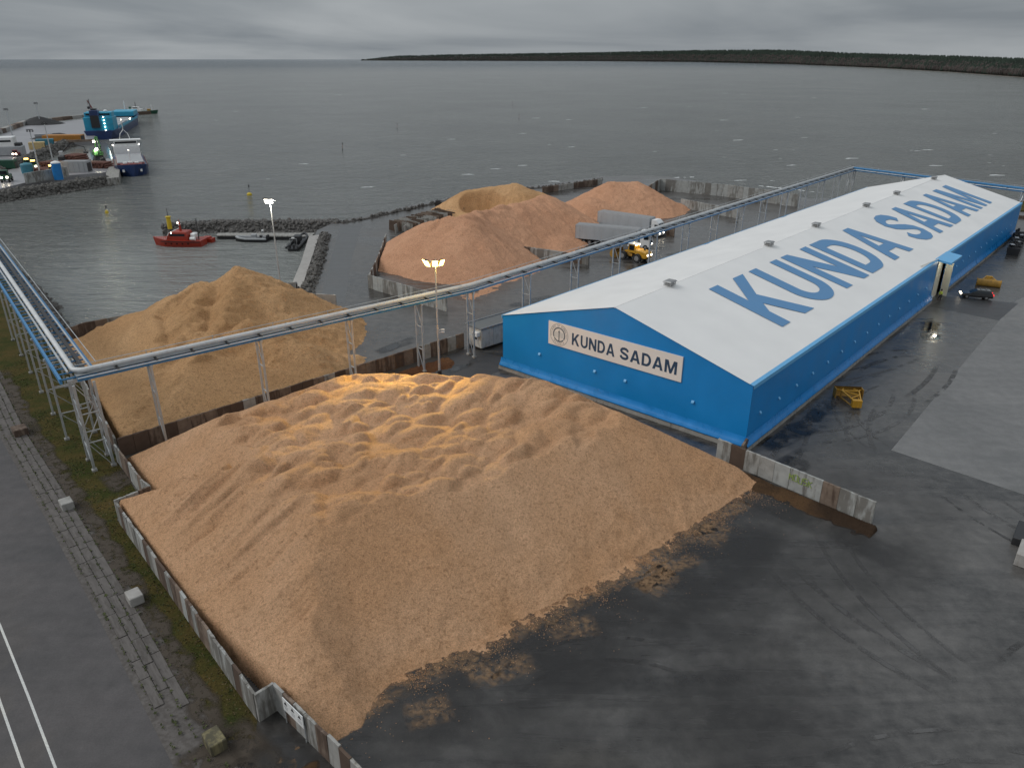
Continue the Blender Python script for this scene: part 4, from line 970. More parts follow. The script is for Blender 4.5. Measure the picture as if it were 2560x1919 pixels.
# flared skirt at the foot
def skirt(p0, p1, outn, name='skirt'):
    L = (Vector(p1) - Vector(p0)).length; n = int(L / 0.5); vs = []; fs = []; r = random.Random(int(L * 10)); d = (Vector(p1) - Vector(p0)) / n
    for i in range(n + 1):
        p = Vector(p0) + d * i; w = 0.012 * math.sin(i * .7) + r.uniform(-.008, .008); o = Vector(outn); e = 0.25 if 0 < i < n else 0.12
        for k, (zz, oo) in enumerate(((0.95, 0.03), (0.70, 0.07 + w), (0.35, 0.20 + w * 1.6), (0.05, 0.40 + w), (-0.05, 0.42 + w), (-0.06, 0.1))): vs.append(p + o * oo + Vector((0, 0, zz)))
    m = 6
    for i in range(n):
        for k in range(m - 1): fs.append((i * m + k, i * m + k + 1, (i + 1) * m + k + 1, (i + 1) * m + k))
    MB().add(vs, fs).build(name, M_blue3, hall, True)
skirt((0, HW + .3, 0), (0, -.3, 0), (-1, 0, 0)); skirt((-.3, 0, 0), (DOOR0, 0, 0), (0, -1, 0)); skirt((DOOR1, 0, 0), (HL, 0, 0), (0, -1, 0))
# concrete footing
MB().box((-0.10, HW / 2, -0.36), (0.5, HW + 0.9, 0.5)).build('footing', M_conc, hall)
MB().box((DOOR0 / 2, -0.12, -0.36), (DOOR0, 0.5, 0.5)).build('footing', M_conc, hall)
MB().box(((DOOR1 + HL) / 2, -0.12, -0.36), (HL - DOOR1, 0.5, 0.5)).build('footing', M_conc, hall)
# small ventilation hoods on the walls
hood = MB().add([(0, -.26, -.02), (0, .26, -.02), (-.30, -.26, -.10), (-.30, .26, -.10), (0, -.26, .30), (0, .26, .30), (-.24, -.22, .08), (-.24, .22, .08)],
                [(0, 1, 3, 2), (4, 6, 7, 5), (6, 2, 3, 7), (4, 0, 2, 6), (5, 7, 3, 1)]).mesh('wall_vent', M_blue2)
def put_hood(x, y, z, rz): o = link('wall_vent', hood, hall); o.location = (x, y, z); o.rotation_euler = (0, 0, rz); o.scale = (.62, .62, .62)
for y in (6.13, 14.47, 18.6, 26.74): put_hood(-0.02, y, 2.9, 0)
x = 2.5
while x < HL - 2:
    if not (DOOR0 - 1.2 < x < DOOR1 + 1): put_hood(x, -0.03, 2.75, math.pi / 2)
    x += 4.57
# ridge ventilators
for (x, v) in ((11.3, 0.0), (38.7, 0.0), (56.3, 0.06), (80.0, 0.0), (97.7, 0.07), (124.4, 0.07)):
    o = MB().cbox((0, 0, 0.20), (1.0, 0.75, 0.32), 0.03).build('roof_ventilator', M_rim, hall); o.location = (x, HW / 2, HR)
    for i, j in ((-1, -1), (1, -1), (1, 1), (-1, 1)): MB().box((i * .55, j * .43, 0.28), (.07, .07, .5)).build('ventilator_leg', M_grey, o)
    MB().add([(-.75, -.6, .48), (.75, -.6, .48), (.75, .6, .48), (-.75, .6, .48), (-.6, -.45, .62), (.6, -.45, .62), (.6, .45, .62), (-.6, .45, .62)], [(3, 2, 1, 0), (4, 5, 6, 7), (0, 1, 5, 4), (1, 2, 6, 5), (2, 3, 7, 6), (3, 0, 4, 7)]).build('ventilator_cap', M_rim, o)
# lettering
from mathutils.geometry import tessellate_polygon
GL = {}
def arc(cx_, cy_, rx, ry, a0, a1, n=10): return [(cx_ + rx * math.cos(R(a0 + (a1 - a0) * i / n)), cy_ + ry * math.sin(R(a0 + (a1 - a0) * i / n))) for i in range(n + 1)]
BOLD = {'K': (.98, [[(0, 0), (.24, 0), (.24, .28), (.38, .43), (.70, 0), (1, 0), (.55, .60), (.97, 1), (.67, 1), (.24, .56), (.24, 1), (0, 1)]]),
        'N': (.93, [[(0, 0), (.25, 0), (.25, .60), (.75, 0), (1, 0), (1, 1), (.75, 1), (.75, .40), (.25, 1), (0, 1)]]),
        'M': (1.16, [[(0, 0), (.20, 0), (.20, .64), (.42, 0), (.58, 0), (.80, .64), (.80, 0), (1, 0), (1, 1), (.72, 1), (.5, .33), (.28, 1), (0, 1)]]),
        'A': (1.02, [[(0, 0), (.25, 0), (.315, .20), (.685, .20), (.75, 0), (1, 0), (.63, 1), (.37, 1)], [(.375, .38), (.5, .75), (.625, .38)]]),
        'D': (.92, [[(0, 0)] + arc(.46, .5, .54, .5, -90, 90, 16) + [(0, 1)], [(.255, .185), (.255, .815)] + arc(.44, .5, .305, .315, 90, -90, 14)]),
        'U': (.90, [[(0, 1)] + arc(.5, .36, .5, .36, 180, 360, 18) + [(1, 1), (.745, 1)] + arc(.5, .37, .245, .19, 360, 180, 14) + [(.255, 1)]])}
def glyph(ch, off=0.03):
    "one capital as flat triangles in a unit box, with its width to height ratio"
    if (ch, off) in GL: return GL[(ch, off)]
    if off > 0.02 and ch in BOLD:
        asp, loops = BOLD[ch]; pts = [p for l in loops for p in l]
        fs = [tuple(t) for t in tessellate_polygon([[Vector((p[0], p[1], 0)) for p in l] for l in loops])]
        GL[(ch, off)] = (pts, fs, asp); return GL[(ch, off)]
    if off > 0.02 and ch == 'S':
        c = [(.885, .70), (.835, .80), (.70, .875), (.50, .90), (.31, .872), (.175, .795), (.135, .70), (.20, .605), (.36, .545), (.53, .497), (.72, .435), (.845, .36), (.87, .27), (.815, .175), (.68, .115), (.5, .098), (.31, .125), (.17, .20), (.115, .315)]
        vs = []; n = len(c)
        for i, p in enumerate(c):
            a, b = c[max(0, i - 1)], c[min(n - 1, i + 1)]; d = Vector((b[0] - a[0], b[1] - a[1])).normalized(); vs += [(p[0] - d.y * .125, p[1] + d.x * .10), (p[0] + d.y * .125, p[1] - d.x * .10)]
        GL[(ch, off)] = (vs, [(2 * i, 2 * i + 1, 2 * i + 3, 2 * i + 2) for i in range(n - 1)], .92); return GL[(ch, off)]
    cu = bpy.data.curves.new('glyph', 'FONT'); cu.body = ch; cu.size = 1.0; cu.offset = off; cu.resolution_u = 3
    o = bpy.data.objects.new('glyph', cu); C.objects.link(o); bpy.context.view_layer.update()
    me = bpy.data.meshes.new_from_object(o.evaluated_get(bpy.context.evaluated_depsgraph_get()))
    vs = [v.co.copy() for v in me.vertices]; fs = [tuple(p.vertices) for p in me.polygons]
    bpy.data.objects.remove(o); bpy.data.curves.remove(cu); bpy.data.meshes.remove(me)
    x0 = min(v.x for v in vs); x1 = max(v.x for v in vs); y0 = min(v.y for v in vs); y1 = max(v.y for v in vs)
    GL[(ch, off)] = ([((v.x - x0) / (x1 - x0), (v.y - y0) / (y1 - y0)) for v in vs], fs, (x1 - x0) / (y1 - y0)); return GL[(ch, off)]
def letter(ch, fn, w, parent, mat, off=0.035, name='letter'):
    pts, fs, asp = glyph(ch, off); return MB().add([Vector(fn(p[0], p[1])) for p in pts], fs).build(name, mat, parent)
SL = math.hypot(HW / 2, RISE)
def roof_text(txt, x0, x1, v0, v1):
    asp = [glyph(c, 0.045)[2] for c in txt]; gap = 0.145; tot = sum(asp) + gap * (len(txt) - 1); k = (x1 - x0) / tot; x = x0
    for c, a in zip(txt, asp):
        w = a * k
        def fn(px, py, x=x, w=w): 
            p = roof_pt(x + px * w, v0 + (v1 - v0) * py, True, 0.085); return p
        letter(c, fn, w, hall, M_letter, 0.045, 'roof_letter'); x += w + gap * k
roof_text('KUNDA', 15.4, 66.0, 4.0 / SL, 13.85 / SL); roof_text('SADAM', 72.0, 122.6, 4.0 / SL, 13.85 / SL)
# sign on the gable: board, letters, round port emblem
sb = MB().box((-0.09, 16.51, 6.12), (0.10, 17.68, 2.83)).build('sign_board', M_sign, hall)
def on_sign(u, v, lift=0.0): return (-0.146 - lift, 25.35 - u, 4.705 + v)        # metres from the lower left corner of the board
def sign_text(txt, u0, u1, v0, v1, off=0.038):
    asp = [glyph(c, off)[2] for c in txt]; gap = 0.15; tot = sum(asp) + gap * (len(txt) - 1); k = (u1 - u0) / tot; u = u0
    for c, a in zip(txt, asp):
        w = a * k; letter(c, lambda px, py, u=u, w=w: on_sign(u + px * w, v0 + (v1 - v0) * py), w, sb, M_signt, off); u += w + gap * k
sign_text('KUNDA', 3.45, 9.35, 0.66, 2.10); sign_text('SADAM', 10.02, 17.10, 0.66, 2.10)
EC = (1.58, 1.415)
def ring(r0, r1, a0, a1, mat, name, lift=0.0, n=40):
    vs = []; fs = []
    for i in range(n + 1):
        a = a0 + (a1 - a0) * i / n
        for r_ in (r0, r1): vs.append(on_sign(EC[0] + r_ * math.cos(a), EC[1] + r_ * math.sin(a), lift))
    for i in range(n): fs.append((2 * i, 2 * i + 1, 2 * i + 3, 2 * i + 2))
    MB().add(vs, fs).build(name, mat, sb)
ring(1.28, 1.325, 0, 2 * math.pi, M_signe, 'emblem_outer_ring'); ring(0.74, 0.90, R(-35), R(205), M_signe, 'emblem_inner_ring'); ring(0.74, 0.90, R(212), R(318), M_signe, 'emblem_inner_ring')
def eb(x0, y0, x1, y1, w, mat, name, lift=0.003):
    a = Vector((x0, y0)); b = Vector((x1, y1)); d = (b - a).normalized(); n = Vector((-d.y, d.x)) * w / 2
    MB().add([on_sign(EC[0] + p.x, EC[1] + p.y, lift) for p in (a - n, b - n, b + n, a + n)], [(0, 1, 2, 3)]).build(name, mat, sb)
eb(0, -0.74, 0, 0.50, 0.13, M_signe, 'emblem_shaft', 0.006); eb(-0.14, 0.33, 0.14, 0.33, 0.10, M_signe, 'emblem_bar', 0.009); eb(0, 0.42, 0, 0.58, 0.07, M_signe, 'emblem_tip', 0.009)
for k in range(5):
    yy = 0.24 - k * 0.13; hw = math.sqrt(max(0.05, 0.72 ** 2 - yy ** 2)); n = 24
    vs = [on_sign(EC[0] - hw + 2 * hw * i / n, EC[1] + yy + 0.03 * math.sin(i * 1.3) + s * 0.022, 0.001) for i in range(n + 1) for s in (-1, 1)]
    MB().add(vs, [(2 * i, 2 * i + 1, 2 * i + 3, 2 * i + 2) for i in range(n)]).build('emblem_wave', M_signl, sb)
    for sx in (-1, 1): eb(sx * 0.99, yy - 0.12 * 0, sx * 1.20, yy, 0.03, M_signe, 'emblem_side_wave', 0.001)
def arc_text(txt, rad, a0, a1, h, flip):
    for i, c in enumerate(txt):
        if c == ' ': continue
        a = a0 + (a1 - a0) * i / (len(txt) - 1); asp = min(0.8, glyph(c, 0.01)[2]); w = h * asp
        def fn(px, py):
            lx = (px - .5) * w; ly = (py - .5) * h
            if flip: return on_sign(EC[0] + (rad - ly) * math.cos(a) - lx * math.sin(a) * 1, EC[1] + (rad - ly) * math.sin(a) + lx * math.cos(a), 0.002)
            return on_sign(EC[0] + (rad + ly) * math.cos(a) + lx * math.sin(a), EC[1] + (rad + ly) * math.sin(a) - lx * math.cos(a), 0.002)
        letter(c, fn, w, sb, M_signe, 0.01, 'emblem_letter')
arc_text('PORT OF KUNDA', 1.09, R(155), R(25), 0.22, False); arc_text('ESTONIA', 1.09, R(232), R(308), 0.22, True)
# entrance porch with canopy
MB().box((0.5 * (DOOR0 + DOOR1) - 0.2, 0.45, HE / 2 - .3), (DOOR1 - DOOR0 + .4, 0.1, HE + .6)).build('entrance_door', M_beige, hall)
MB().box((DOOR0 + .05, 0.2, HE / 2 - .3), (0.1, 0.6, HE + .6)).build('door_jamb', M_beige, hall)
MB().add([(DOOR0 - .7, 0.35, HE + .16), (DOOR1 + .3, 0.35, HE + .16), (DOOR1 + .3, -2.0, HE - .15), (DOOR0 - .7, -2.0, HE - .15), (DOOR0 - .7, 0.35, HE - .14), (DOOR1 + .3, 0.35, HE - .14), (DOOR1 + .3, -2.0, HE - .45), (DOOR0 - .7, -2.0, HE - .45)],
         [(3, 2, 1, 0), (4, 5, 6, 7), (0, 1, 5, 4), (1, 2, 6, 5), (2, 3, 7, 6), (3, 0, 4, 7)]).build('entrance_canopy', M_blue2, hall)
MB().box((DOOR1 + .1, -.6, HE / 2 - .5), (0.12, 1.1, HE + .1)).build('porch_side_panel', M_beige, hall)
MB().box((DOOR1 + .19, -.6, HE / 2 - .5), (0.05, 1.12, HE + .1)).build('porch_outer_panel', M_blue, hall)
MB().box((DOOR0 + 3.2, -1.0, HE - .62), (0.5, 0.35, 0.14)).build('porch_lamp', M_metalh, hall)
MB().box((DOOR1 + 1.6, -0.62, 0.12), (2.6, 0.08, 0.08)).build('foot_reflection_glow', M_breflect, hall)  # glowing bar standing in for a lamp's bluish reflection, no fitting here
MB().bar((DOOR0 - 8, 0.6, HE + .35), (DOOR0 - 1.2 + .6, -0.05, HE + .20), 0.12, 0.05).build('gutter_flap', M_beige, hall)
def lamp_light(name, loc, energy, col, size=0.25, spot=None, target=None):
    l = bpy.data.lights.new(name, 'SPOT' if spot else 'POINT'); l.energy = energy; l.color = col; l.shadow_soft_size = size
    o = bpy.data.objects.new(name, l); C.objects.link(o); o.location = loc
    if spot:
        l.spot_size = spot; l.spot_blend = 0.8; o.rotation_euler = (Vector(loc) - Vector(target)).to_track_quat('Z', 'Y').to_euler()
    return o
hallM = Matrix.Translation(HB) @ Matrix.Rotation(math.pi / 2 - HPH, 4, 'Z')
lamp_light('porch_light', hallM @ Vector((DOOR0 + 3.2, -1.3, HE - .9)), 110, (1.0, 0.86, 0.62))
# two white bollards at the porch
for (x, y, lab) in ((2010, 655, 'white bollard at the near side of the hall entrance'), (2044, 637, 'white bollard at the far side of the hall entrance')):
    p = G(x, y); b_ = MB().lathe([(.09, 0), (.09, 1.25), (.05, 1.32)], n=10).build('bollard', M_white); b_.location = p; tag(b_, lab, 'bollard', 'porch bollards')

# ================================================================== pipe bridge on steel trestles
def pipe_bridge():
    ZB = 9.3
    A = G(163, 812, ZB); K = G(1015, 622, ZB); Fc = G(1843, 365, ZB); Er = G(2330, 425, ZB); Lf = G(-90, 440, ZB)
    o = thing('pipe_bridge', 'long grey pipe bridge on steel trestles crossing the whole yard', 'pipe bridge', (A.x, A.y, 0))
    O = Vector((A.x, A.y, 0))
    def run(pts, w, side_l, side_r):
        "truss bed: blue beams, pipe, cable tube, rollers"
        return
    segs = [(A, K), (K, Fc), (Fc, Er)]
    for (a, b) in segs:
        d = (b - a).normalized(); s = Vector((d.y, -d.x, 0)); a_ = a - O; b_ = b - O
        MB().bar(a_ + s * 0.55 - Vector((0, 0, .22)), b_ + s * 0.55 - Vector((0, 0, .22)), 0.16, 0.34).build('beam', M_bluesteel, o)
        MB().bar(a_ - s * 0.55 - Vector((0, 0, .22)), b_ - s * 0.55 - Vector((0, 0, .22)), 0.16, 0.30).build('beam', M_bluesteel, o)
        MB().bar(a_ - s * 0.72 + Vector((0, 0, .75)), b_ - s * 0.72 + Vector((0, 0, .75)), 0.045, 0.045).build('handrail', M_galv, o)
        MB().tube([a_ + s * 0.95 + Vector((0, 0, .02)), b_ + s * 0.95 + Vector((0, 0, .02))], 0.07, 8).build('small_pipe', M_galv, o)
        MB().bar(a_ - s * 0.1 + Vector((0, 0, .06)), b_ - s * 0.1 + Vector((0, 0, .06)), 0.9, 0.05).build('deck', M_galv, o)
        L = (b - a).length; n = int(L / 3.4)
        sup = MB().box((0, 0, 0.1), (0.18, 1.9, 0.16)).box((0, 0.75, 0.28), (0.16, 0.30, 0.25)).mesh('pipe_saddle', M_dark)
        for k in range(1, n):
            p = a_.lerp(b_, k / n); q = link('pipe_saddle', sup, o); q.location = p; q.rotation_euler = (0, 0, math.atan2(d.y, d.x) + math.pi * 0)
        n = int(L / 6)
        pst = MB().box((0, 0, 0.45), (0.05, 0.05, .75)).mesh('rail_post', M_galv)
        for k in range(1, n): q = link('rail_post', pst, o); q.location = a_.lerp(b_, k / n) - s * 0.72
    # the big clad pipe with its elbow at the corner
    dl = (Lf - A).normalized(); dr = (K - A).normalized(); el = []
    for k in range(6):
        t = k / 5; el.append((A + dl * (1.2 * (1 - t) ** 2) + dr * (1.2 * t ** 2)) - O + Vector((0, 0, .40)))
    MB().tube([Lf - O + Vector((0, 0, .40))] + el + [K - O + Vector((0, 0, .40)), Fc - O + Vector((0, 0, .40))], 0.25, 14).build('pipe', M_pipe, o, True)
    MB().bar(Fc - O + Vector((0, 0, .35)), Er - O + Vector((0, 0, .35)), 1.1, 0.3).build('gallery_cover', M_bluesteel, o)
    # wide gallery going left
    d = dl; s = Vector((d.y, -d.x, 0)); a_ = A - O; b_ = Lf - O
    for off, nm, w, h, mt, z in ((-1.25, 'beam', .22, .5, M_bluesteel, -.25), (1.7, 'beam', .2, .45, M_bluesteel, -.2), (-0.55, 'small_pipe', .16, .16, M_galv, .5), (0.9, 'cable_tray', .35, .12, M_dark, .25), (1.35, 'small_pipe', .14, .14, M_galv, .5), (1.9, 'handrail', .06, .06, M_galv, .95)):
        MB().bar(a_ + s * off + Vector((0, 0, z)), b_ + s * off + Vector((0, 0, z)), w, h).build(nm, mt, o)
    L = (Lf - A).length; n = int(L / 1.5); rung = MB().bar((0, -1.25, -.1), (0, 1.7, -.1), 0.12, 0.12).mesh('cross_beam', M_bluesteel)
    for k in range(n): q = link('cross_beam', rung, o); q.location = a_.lerp(b_, k / n); q.rotation_euler = (0, 0, math.atan2(d.y, d.x) + math.pi)
    # trestles: two legs, rungs and a diagonal; every leg and brace its own part
    def trestle(p, d, w=1.3, h=ZB - .45, base=0.0, r_leg=.13, four=0.0):
        t = MB().box((0, 0, h), (0.25, w + .5, 0.22)).build('trestle', M_galv, o); t.location = Vector((p.x, p.y, 0)) - O; t.rotation_euler = (0, 0, math.atan2(d.y, d.x))
        rows = (0.0,) if not four else (-four / 2, four / 2)
        for xx in rows:
            for sgn in (-1, 1):
                MB().bar((xx, sgn * w / 2, base), (xx, sgn * w / 2, h), r_leg * 1.5, r_leg * 1.5).build('leg', M_galv, t)
                MB().box((xx, sgn * w / 2, 0.1), (0.45, 0.45, 0.22)).build('foot', M_conc, t)
            nz = 3
            for k in range(1, nz): MB().bar((xx, -w / 2, h * k / nz), (xx, w / 2, h * k / nz), 0.09).build('rung', M_galv, t)
            for k in range(nz):
                if k != 1 or four: MB().bar((xx, -w / 2 * (-1) ** k, h * k / nz), (xx, w / 2 * (-1) ** k, h * (k + 1) / nz), 0.07).build('brace', M_galv, t)
        if four:
            for sgn in (-1, 1):
                for k in range(1, 4): MB().bar((-four / 2, sgn * w / 2, h * k / 4), (four / 2, sgn * w / 2, h * k / 4), 0.09).build('rung', M_galv, t)
                for k in range(4): MB().bar((-four / 2 * (-1) ** k, sgn * w / 2, h * k / 4), (four / 2 * (-1) ** k, sgn * w / 2, h * (k + 1) / 4), 0.07).build('brace', M_galv, t)
        return t
    trestle(A + Vector((0.2, 0.3, 0)), Vector((-s.y, s.x, 0)) if False else dl, 1.7, four=2.6, r_leg=.15)
    dK = (K - A).normalized(); LK = (K - A).length
    for dist in (6.3, 17.2, 27.8, 37.2): trestle(A + dK * (dist * LK / 45.0), dK)
    trestle(K, dK, four=0.0)
    dF = (Fc - K).normalized(); LF = (Fc - K).length; n = 13
    for k in range(1, n): trestle(K + dF * (LF * k / n), dF)
    trestle(Fc - dF * 0.5, dF, four=1.6)
    dE = (Er - Fc).normalized()
    for k in (1, 2, 3): trestle(Fc + dE * (14 * k), dE)
    for k in range(1, 7): trestle(A + dl * (7.6 * k), dl, 2.6)
    return o
pipe_bridge()

# ================================================================== lamp masts
def lamp_mast(label, base, h, heads, mat, lights=None, side=False):
    o = thing('lamp_mast', label, 'lamp mast', base)
    MB().tube([(0, 0, 0), (0, 0, h * 0.5), (0, 0, h)], 0.16, 10, r1=0.07).build('pole', M_galv, o)
    MB().lathe([(.26, 0), (.26, .9), (.17, 1.0)], n=10).build('pole_base', M_dark, o)
    MB().tube([(0, -.9, h), (0, .9, h)], 0.05, 6).build('cross_arm', M_galv, o)
    MB().tube([(-.9, 0, h), (.9, 0, h)], 0.05, 6).build('cross_arm', M_galv, o)
    for k, (dx, dy, lit) in enumerate(heads):
        hd = MB().add([(-.28, -.2, .2), (.28, -.2, .2), (.28, .2, .2), (-.28, .2, .2), (-.34, -.26, -.12), (.34, -.26, -.12), (.34, .26, -.12), (-.34, .26, -.12)], [(0, 1, 2, 3), (4, 5, 1, 0), (5, 6, 2, 1), (6, 7, 3, 2), (7, 4, 0, 3)]).build('floodlight', M_dark, o)
        hd.location = (dx, dy, h + .05); an = math.atan2(dy, dx); hd.rotation_euler = (0, R(-62), an)
        MB().box((0, 0, -.13), (.74, .60, .06)).build('lens', mat if lit else M_glass, hd)
    if side:
        for zz in (h * .42, h * .40):
            a = MB().tube([(0, 0, zz), (.5, .1, zz + .1)], .04, 6).build('side_arm', M_galv, o)
            MB().box((.6, .12, zz + .08), (.4, .2, .12)).build('side_lamp', M_white, o)
    for (dx, dy, dz, e, col) in (lights or []): lamp_light('floodlight_light', (base[0] + dx, base[1] + dy, h + dz), e, col, 0.35)
    return o
L2 = G(950, 815); lamp_mast('tall mast with four yellow floodlights between the hall and the piles', L2, 14.6, ((-1.0, -.55, True), (-.75, -.95, True), (.1, -.95, True), (.75, -.6, True)), M_sodium, [(.7, 0, -.5, 700, (1.0, 0.66, 0.16))], True)
lamp_light('floodlight_light', (L2.x - .6, L2.y - .9, 14.1), 34000, (1.0, 0.74, 0.15), 0.3, R(66), (L2.x - 2, 70.5, 6))
L1 = pk(606, 615, 121); lamp_mast('thin mast with bright white floodlights at the small basin', (L1[0], L1[1], 0), 15.4, ((-.2, -.8, True), (.35, -.9, True), (-.8, .3, False)), M_metalh, [(.2, -.8, -.5, 1300, (1.0, 0.92, 0.75))])

# ================================================================== site office container
def office():
    p = G(1040, 757); d = (G(1087, 742) - p).normalized(); ang = math.atan2(d.y, d.x)
    o = thing('site_office', 'grimy white site office container beside the hall', 'container', (p.x, p.y, 0), ang); L, W, H = 9.5, 3.0, 2.7
    MB().cbox((L / 2, W / 2, H / 2 + .25), (L, W, H), .05).build('body', paint('grimy_white', (0.50, 0.49, 0.46), 0.6, 0.0, 0.08, 1.0, 0.5), o)
    MB().box((L / 2, W / 2, H + .29), (L + .3, W + .3, .10)).build('roof', M_rim if False else paint('felt_roof', (0.13, 0.135, 0.135), 0.7), o)
    MB().box((L / 2, -.12, H + .42), (L + .3, .08, .16)).build('roof_trim', M_grey, o); MB().box((L / 2, W + .12, H + .42), (L + .3, .08, .16)).build('roof_trim', M_grey, o)
    w = MB().box((-.03, W * .42, 1.75), (.06, 1.1, 1.0)).build('window', M_white, o); MB().box((-.07, W * .42, 1.75), (.03, .9, .8)).build('pane', M_glass, w); MB().box((-.10, W * .42, 1.75), (.03, .06, .8)).build('glazing_bar', M_white, w)
    MB().box((-.35, .55, 2.3), (.6, .8, .55)).build('air_conditioner', M_white, o)
    MB().box((4.6, -.02, 1.3), (.95, .05, 2.0)).build('door', M_grey, o)
    for x in range(4): MB().box((2.2 + 2.0 * x, -.015, 1.6), (.05, .04, 2.6)).build('wall_seam', M_grey, o)
    for x in (.4, L - .4): MB().box((x, W / 2, .12), (.3, W, .24)).build('skid', M_dark, o)
office()
# ================================================================== vehicles and loose things in the yard
def wheel(parent, x, y, r, w, name='wheel', rim=True):
    o = MB().tube([(0, -w / 2, 0), (0, -w * .38, 0), (0, w * .38, 0), (0, w / 2, 0)], r, 18, r1=r).build(name, M_black, parent); o.location = (x, y, r)
    if rim:
        for sg in (-1, 1): MB().tube([(0, sg * w * .44, 0), (0, sg * w * .53, 0)], r * .58, 14).build('rim', M_rim, o)
    return o
def truck(label, p_rear, p_front, boxmat, group):
    d = Vector(p_front) - Vector(p_rear); ang = math.atan2(d.y, d.x); o = thing('semi_truck', label, 'truck', (p_rear[0], p_rear[1], 0), ang, group)
    # trailer
    t = MB().cbox((6.8, 0, 2.55), (13.6, 2.55, 2.9), .04).build('trailer_box', boxmat, o)
    MB().box((6.8, 0, 4.03), (13.5, 2.45, .06)).build('trailer_roof', M_rim, t)
    for x in (.06, 1.0): MB().box((x, -1.285, 2.55), (.08, .03, 2.8)).build('corner_post', M_grey, t)
    MB().box((5.6, 0, .95), (11.2, 1.0, .3)).build('chassis', M_dark, o)
    for x in (1.9, 3.2, 4.5):
        for y in (-1.05, 1.05): wheel(o, x, y, .5, .36)
    MB().box((7.6, -1.1, .75), (2.6, .12, .6)).build('side_guard', M_grey, o)
    # tractor
    MB().box((13.0, 0, .85), (5.4, .9, .3)).build('tractor_frame', M_dark, o)
    MB().box((12.4, -1.15, .65), (1.9, .25, .45)).build('tank_fairing', M_white, o)
    c = MB().loft([[(x0, -1.22, .55), (x1, -1.22, .55), (x2, -1.22, 2.0), (x3, -1.2, 3.1), (x4, -1.15, 3.75), (x0, -1.15, 3.75)][::1] if s < 0 else [(x0, 1.22, .55), (x1, 1.22, .55), (x2, 1.22, 2.0), (x3, 1.2, 3.1), (x4, 1.15, 3.75), (x0, 1.15, 3.75)] for s, x0, x1, x2, x3, x4 in ((-1, 14.0, 16.1, 16.05, 15.7, 15.0), (1, 14.0, 16.1, 16.05, 15.7, 15.0))]).build('cab', M_white, o)
    MB().add([(16.07, -1.08, 2.05), (16.07, 1.08, 2.05), (15.73, 1.05, 3.02), (15.73, -1.05, 3.02)], [(0, 1, 2, 3)]).build('windscreen', M_glass, c)
    for s in (-1, 1):
        MB().box((15.25, s * 1.225, 2.45), (.9, .03, .75)).build('side_window', M_glass, c); MB().box((15.9, s * 1.4, 2.5), (.1, .2, .7)).build('mirror', M_dark, c)
        MB().box((16.08, s * .85, .95), (.08, .38, .22)).build('headlight', M_head, c)
    MB().box((16.08, 0, 1.5), (.05, 1.5, .7)).build('grille', M_dark, c)
    for x, ys in ((15.2, (-1.05, 1.05)), (12.0, (-1.0, 1.0)), (12.95, (-1.0, 1.0))):
        for y in ys: wheel(o, x, y, .5, .38)
    MB().box((13.75, 0, 2.3), (.12, 2.2, 2.2)).build('cab_fairing', M_grey, o)
    return o
trk = paint('grey_trailer_paint', (0.40, 0.42, 0.44), 0.4, 0.0, 0.05, 0.5, 0.15)
truck('grey semi truck with white cab parked behind the wheel loader', G2(1246, 523), G2(1385, 536), trk, 'parked semi trucks')
truck('grey semi truck with headlights on, farther from the hall', G2(1296, 492), G2(1425, 512), trk, 'parked semi trucks')

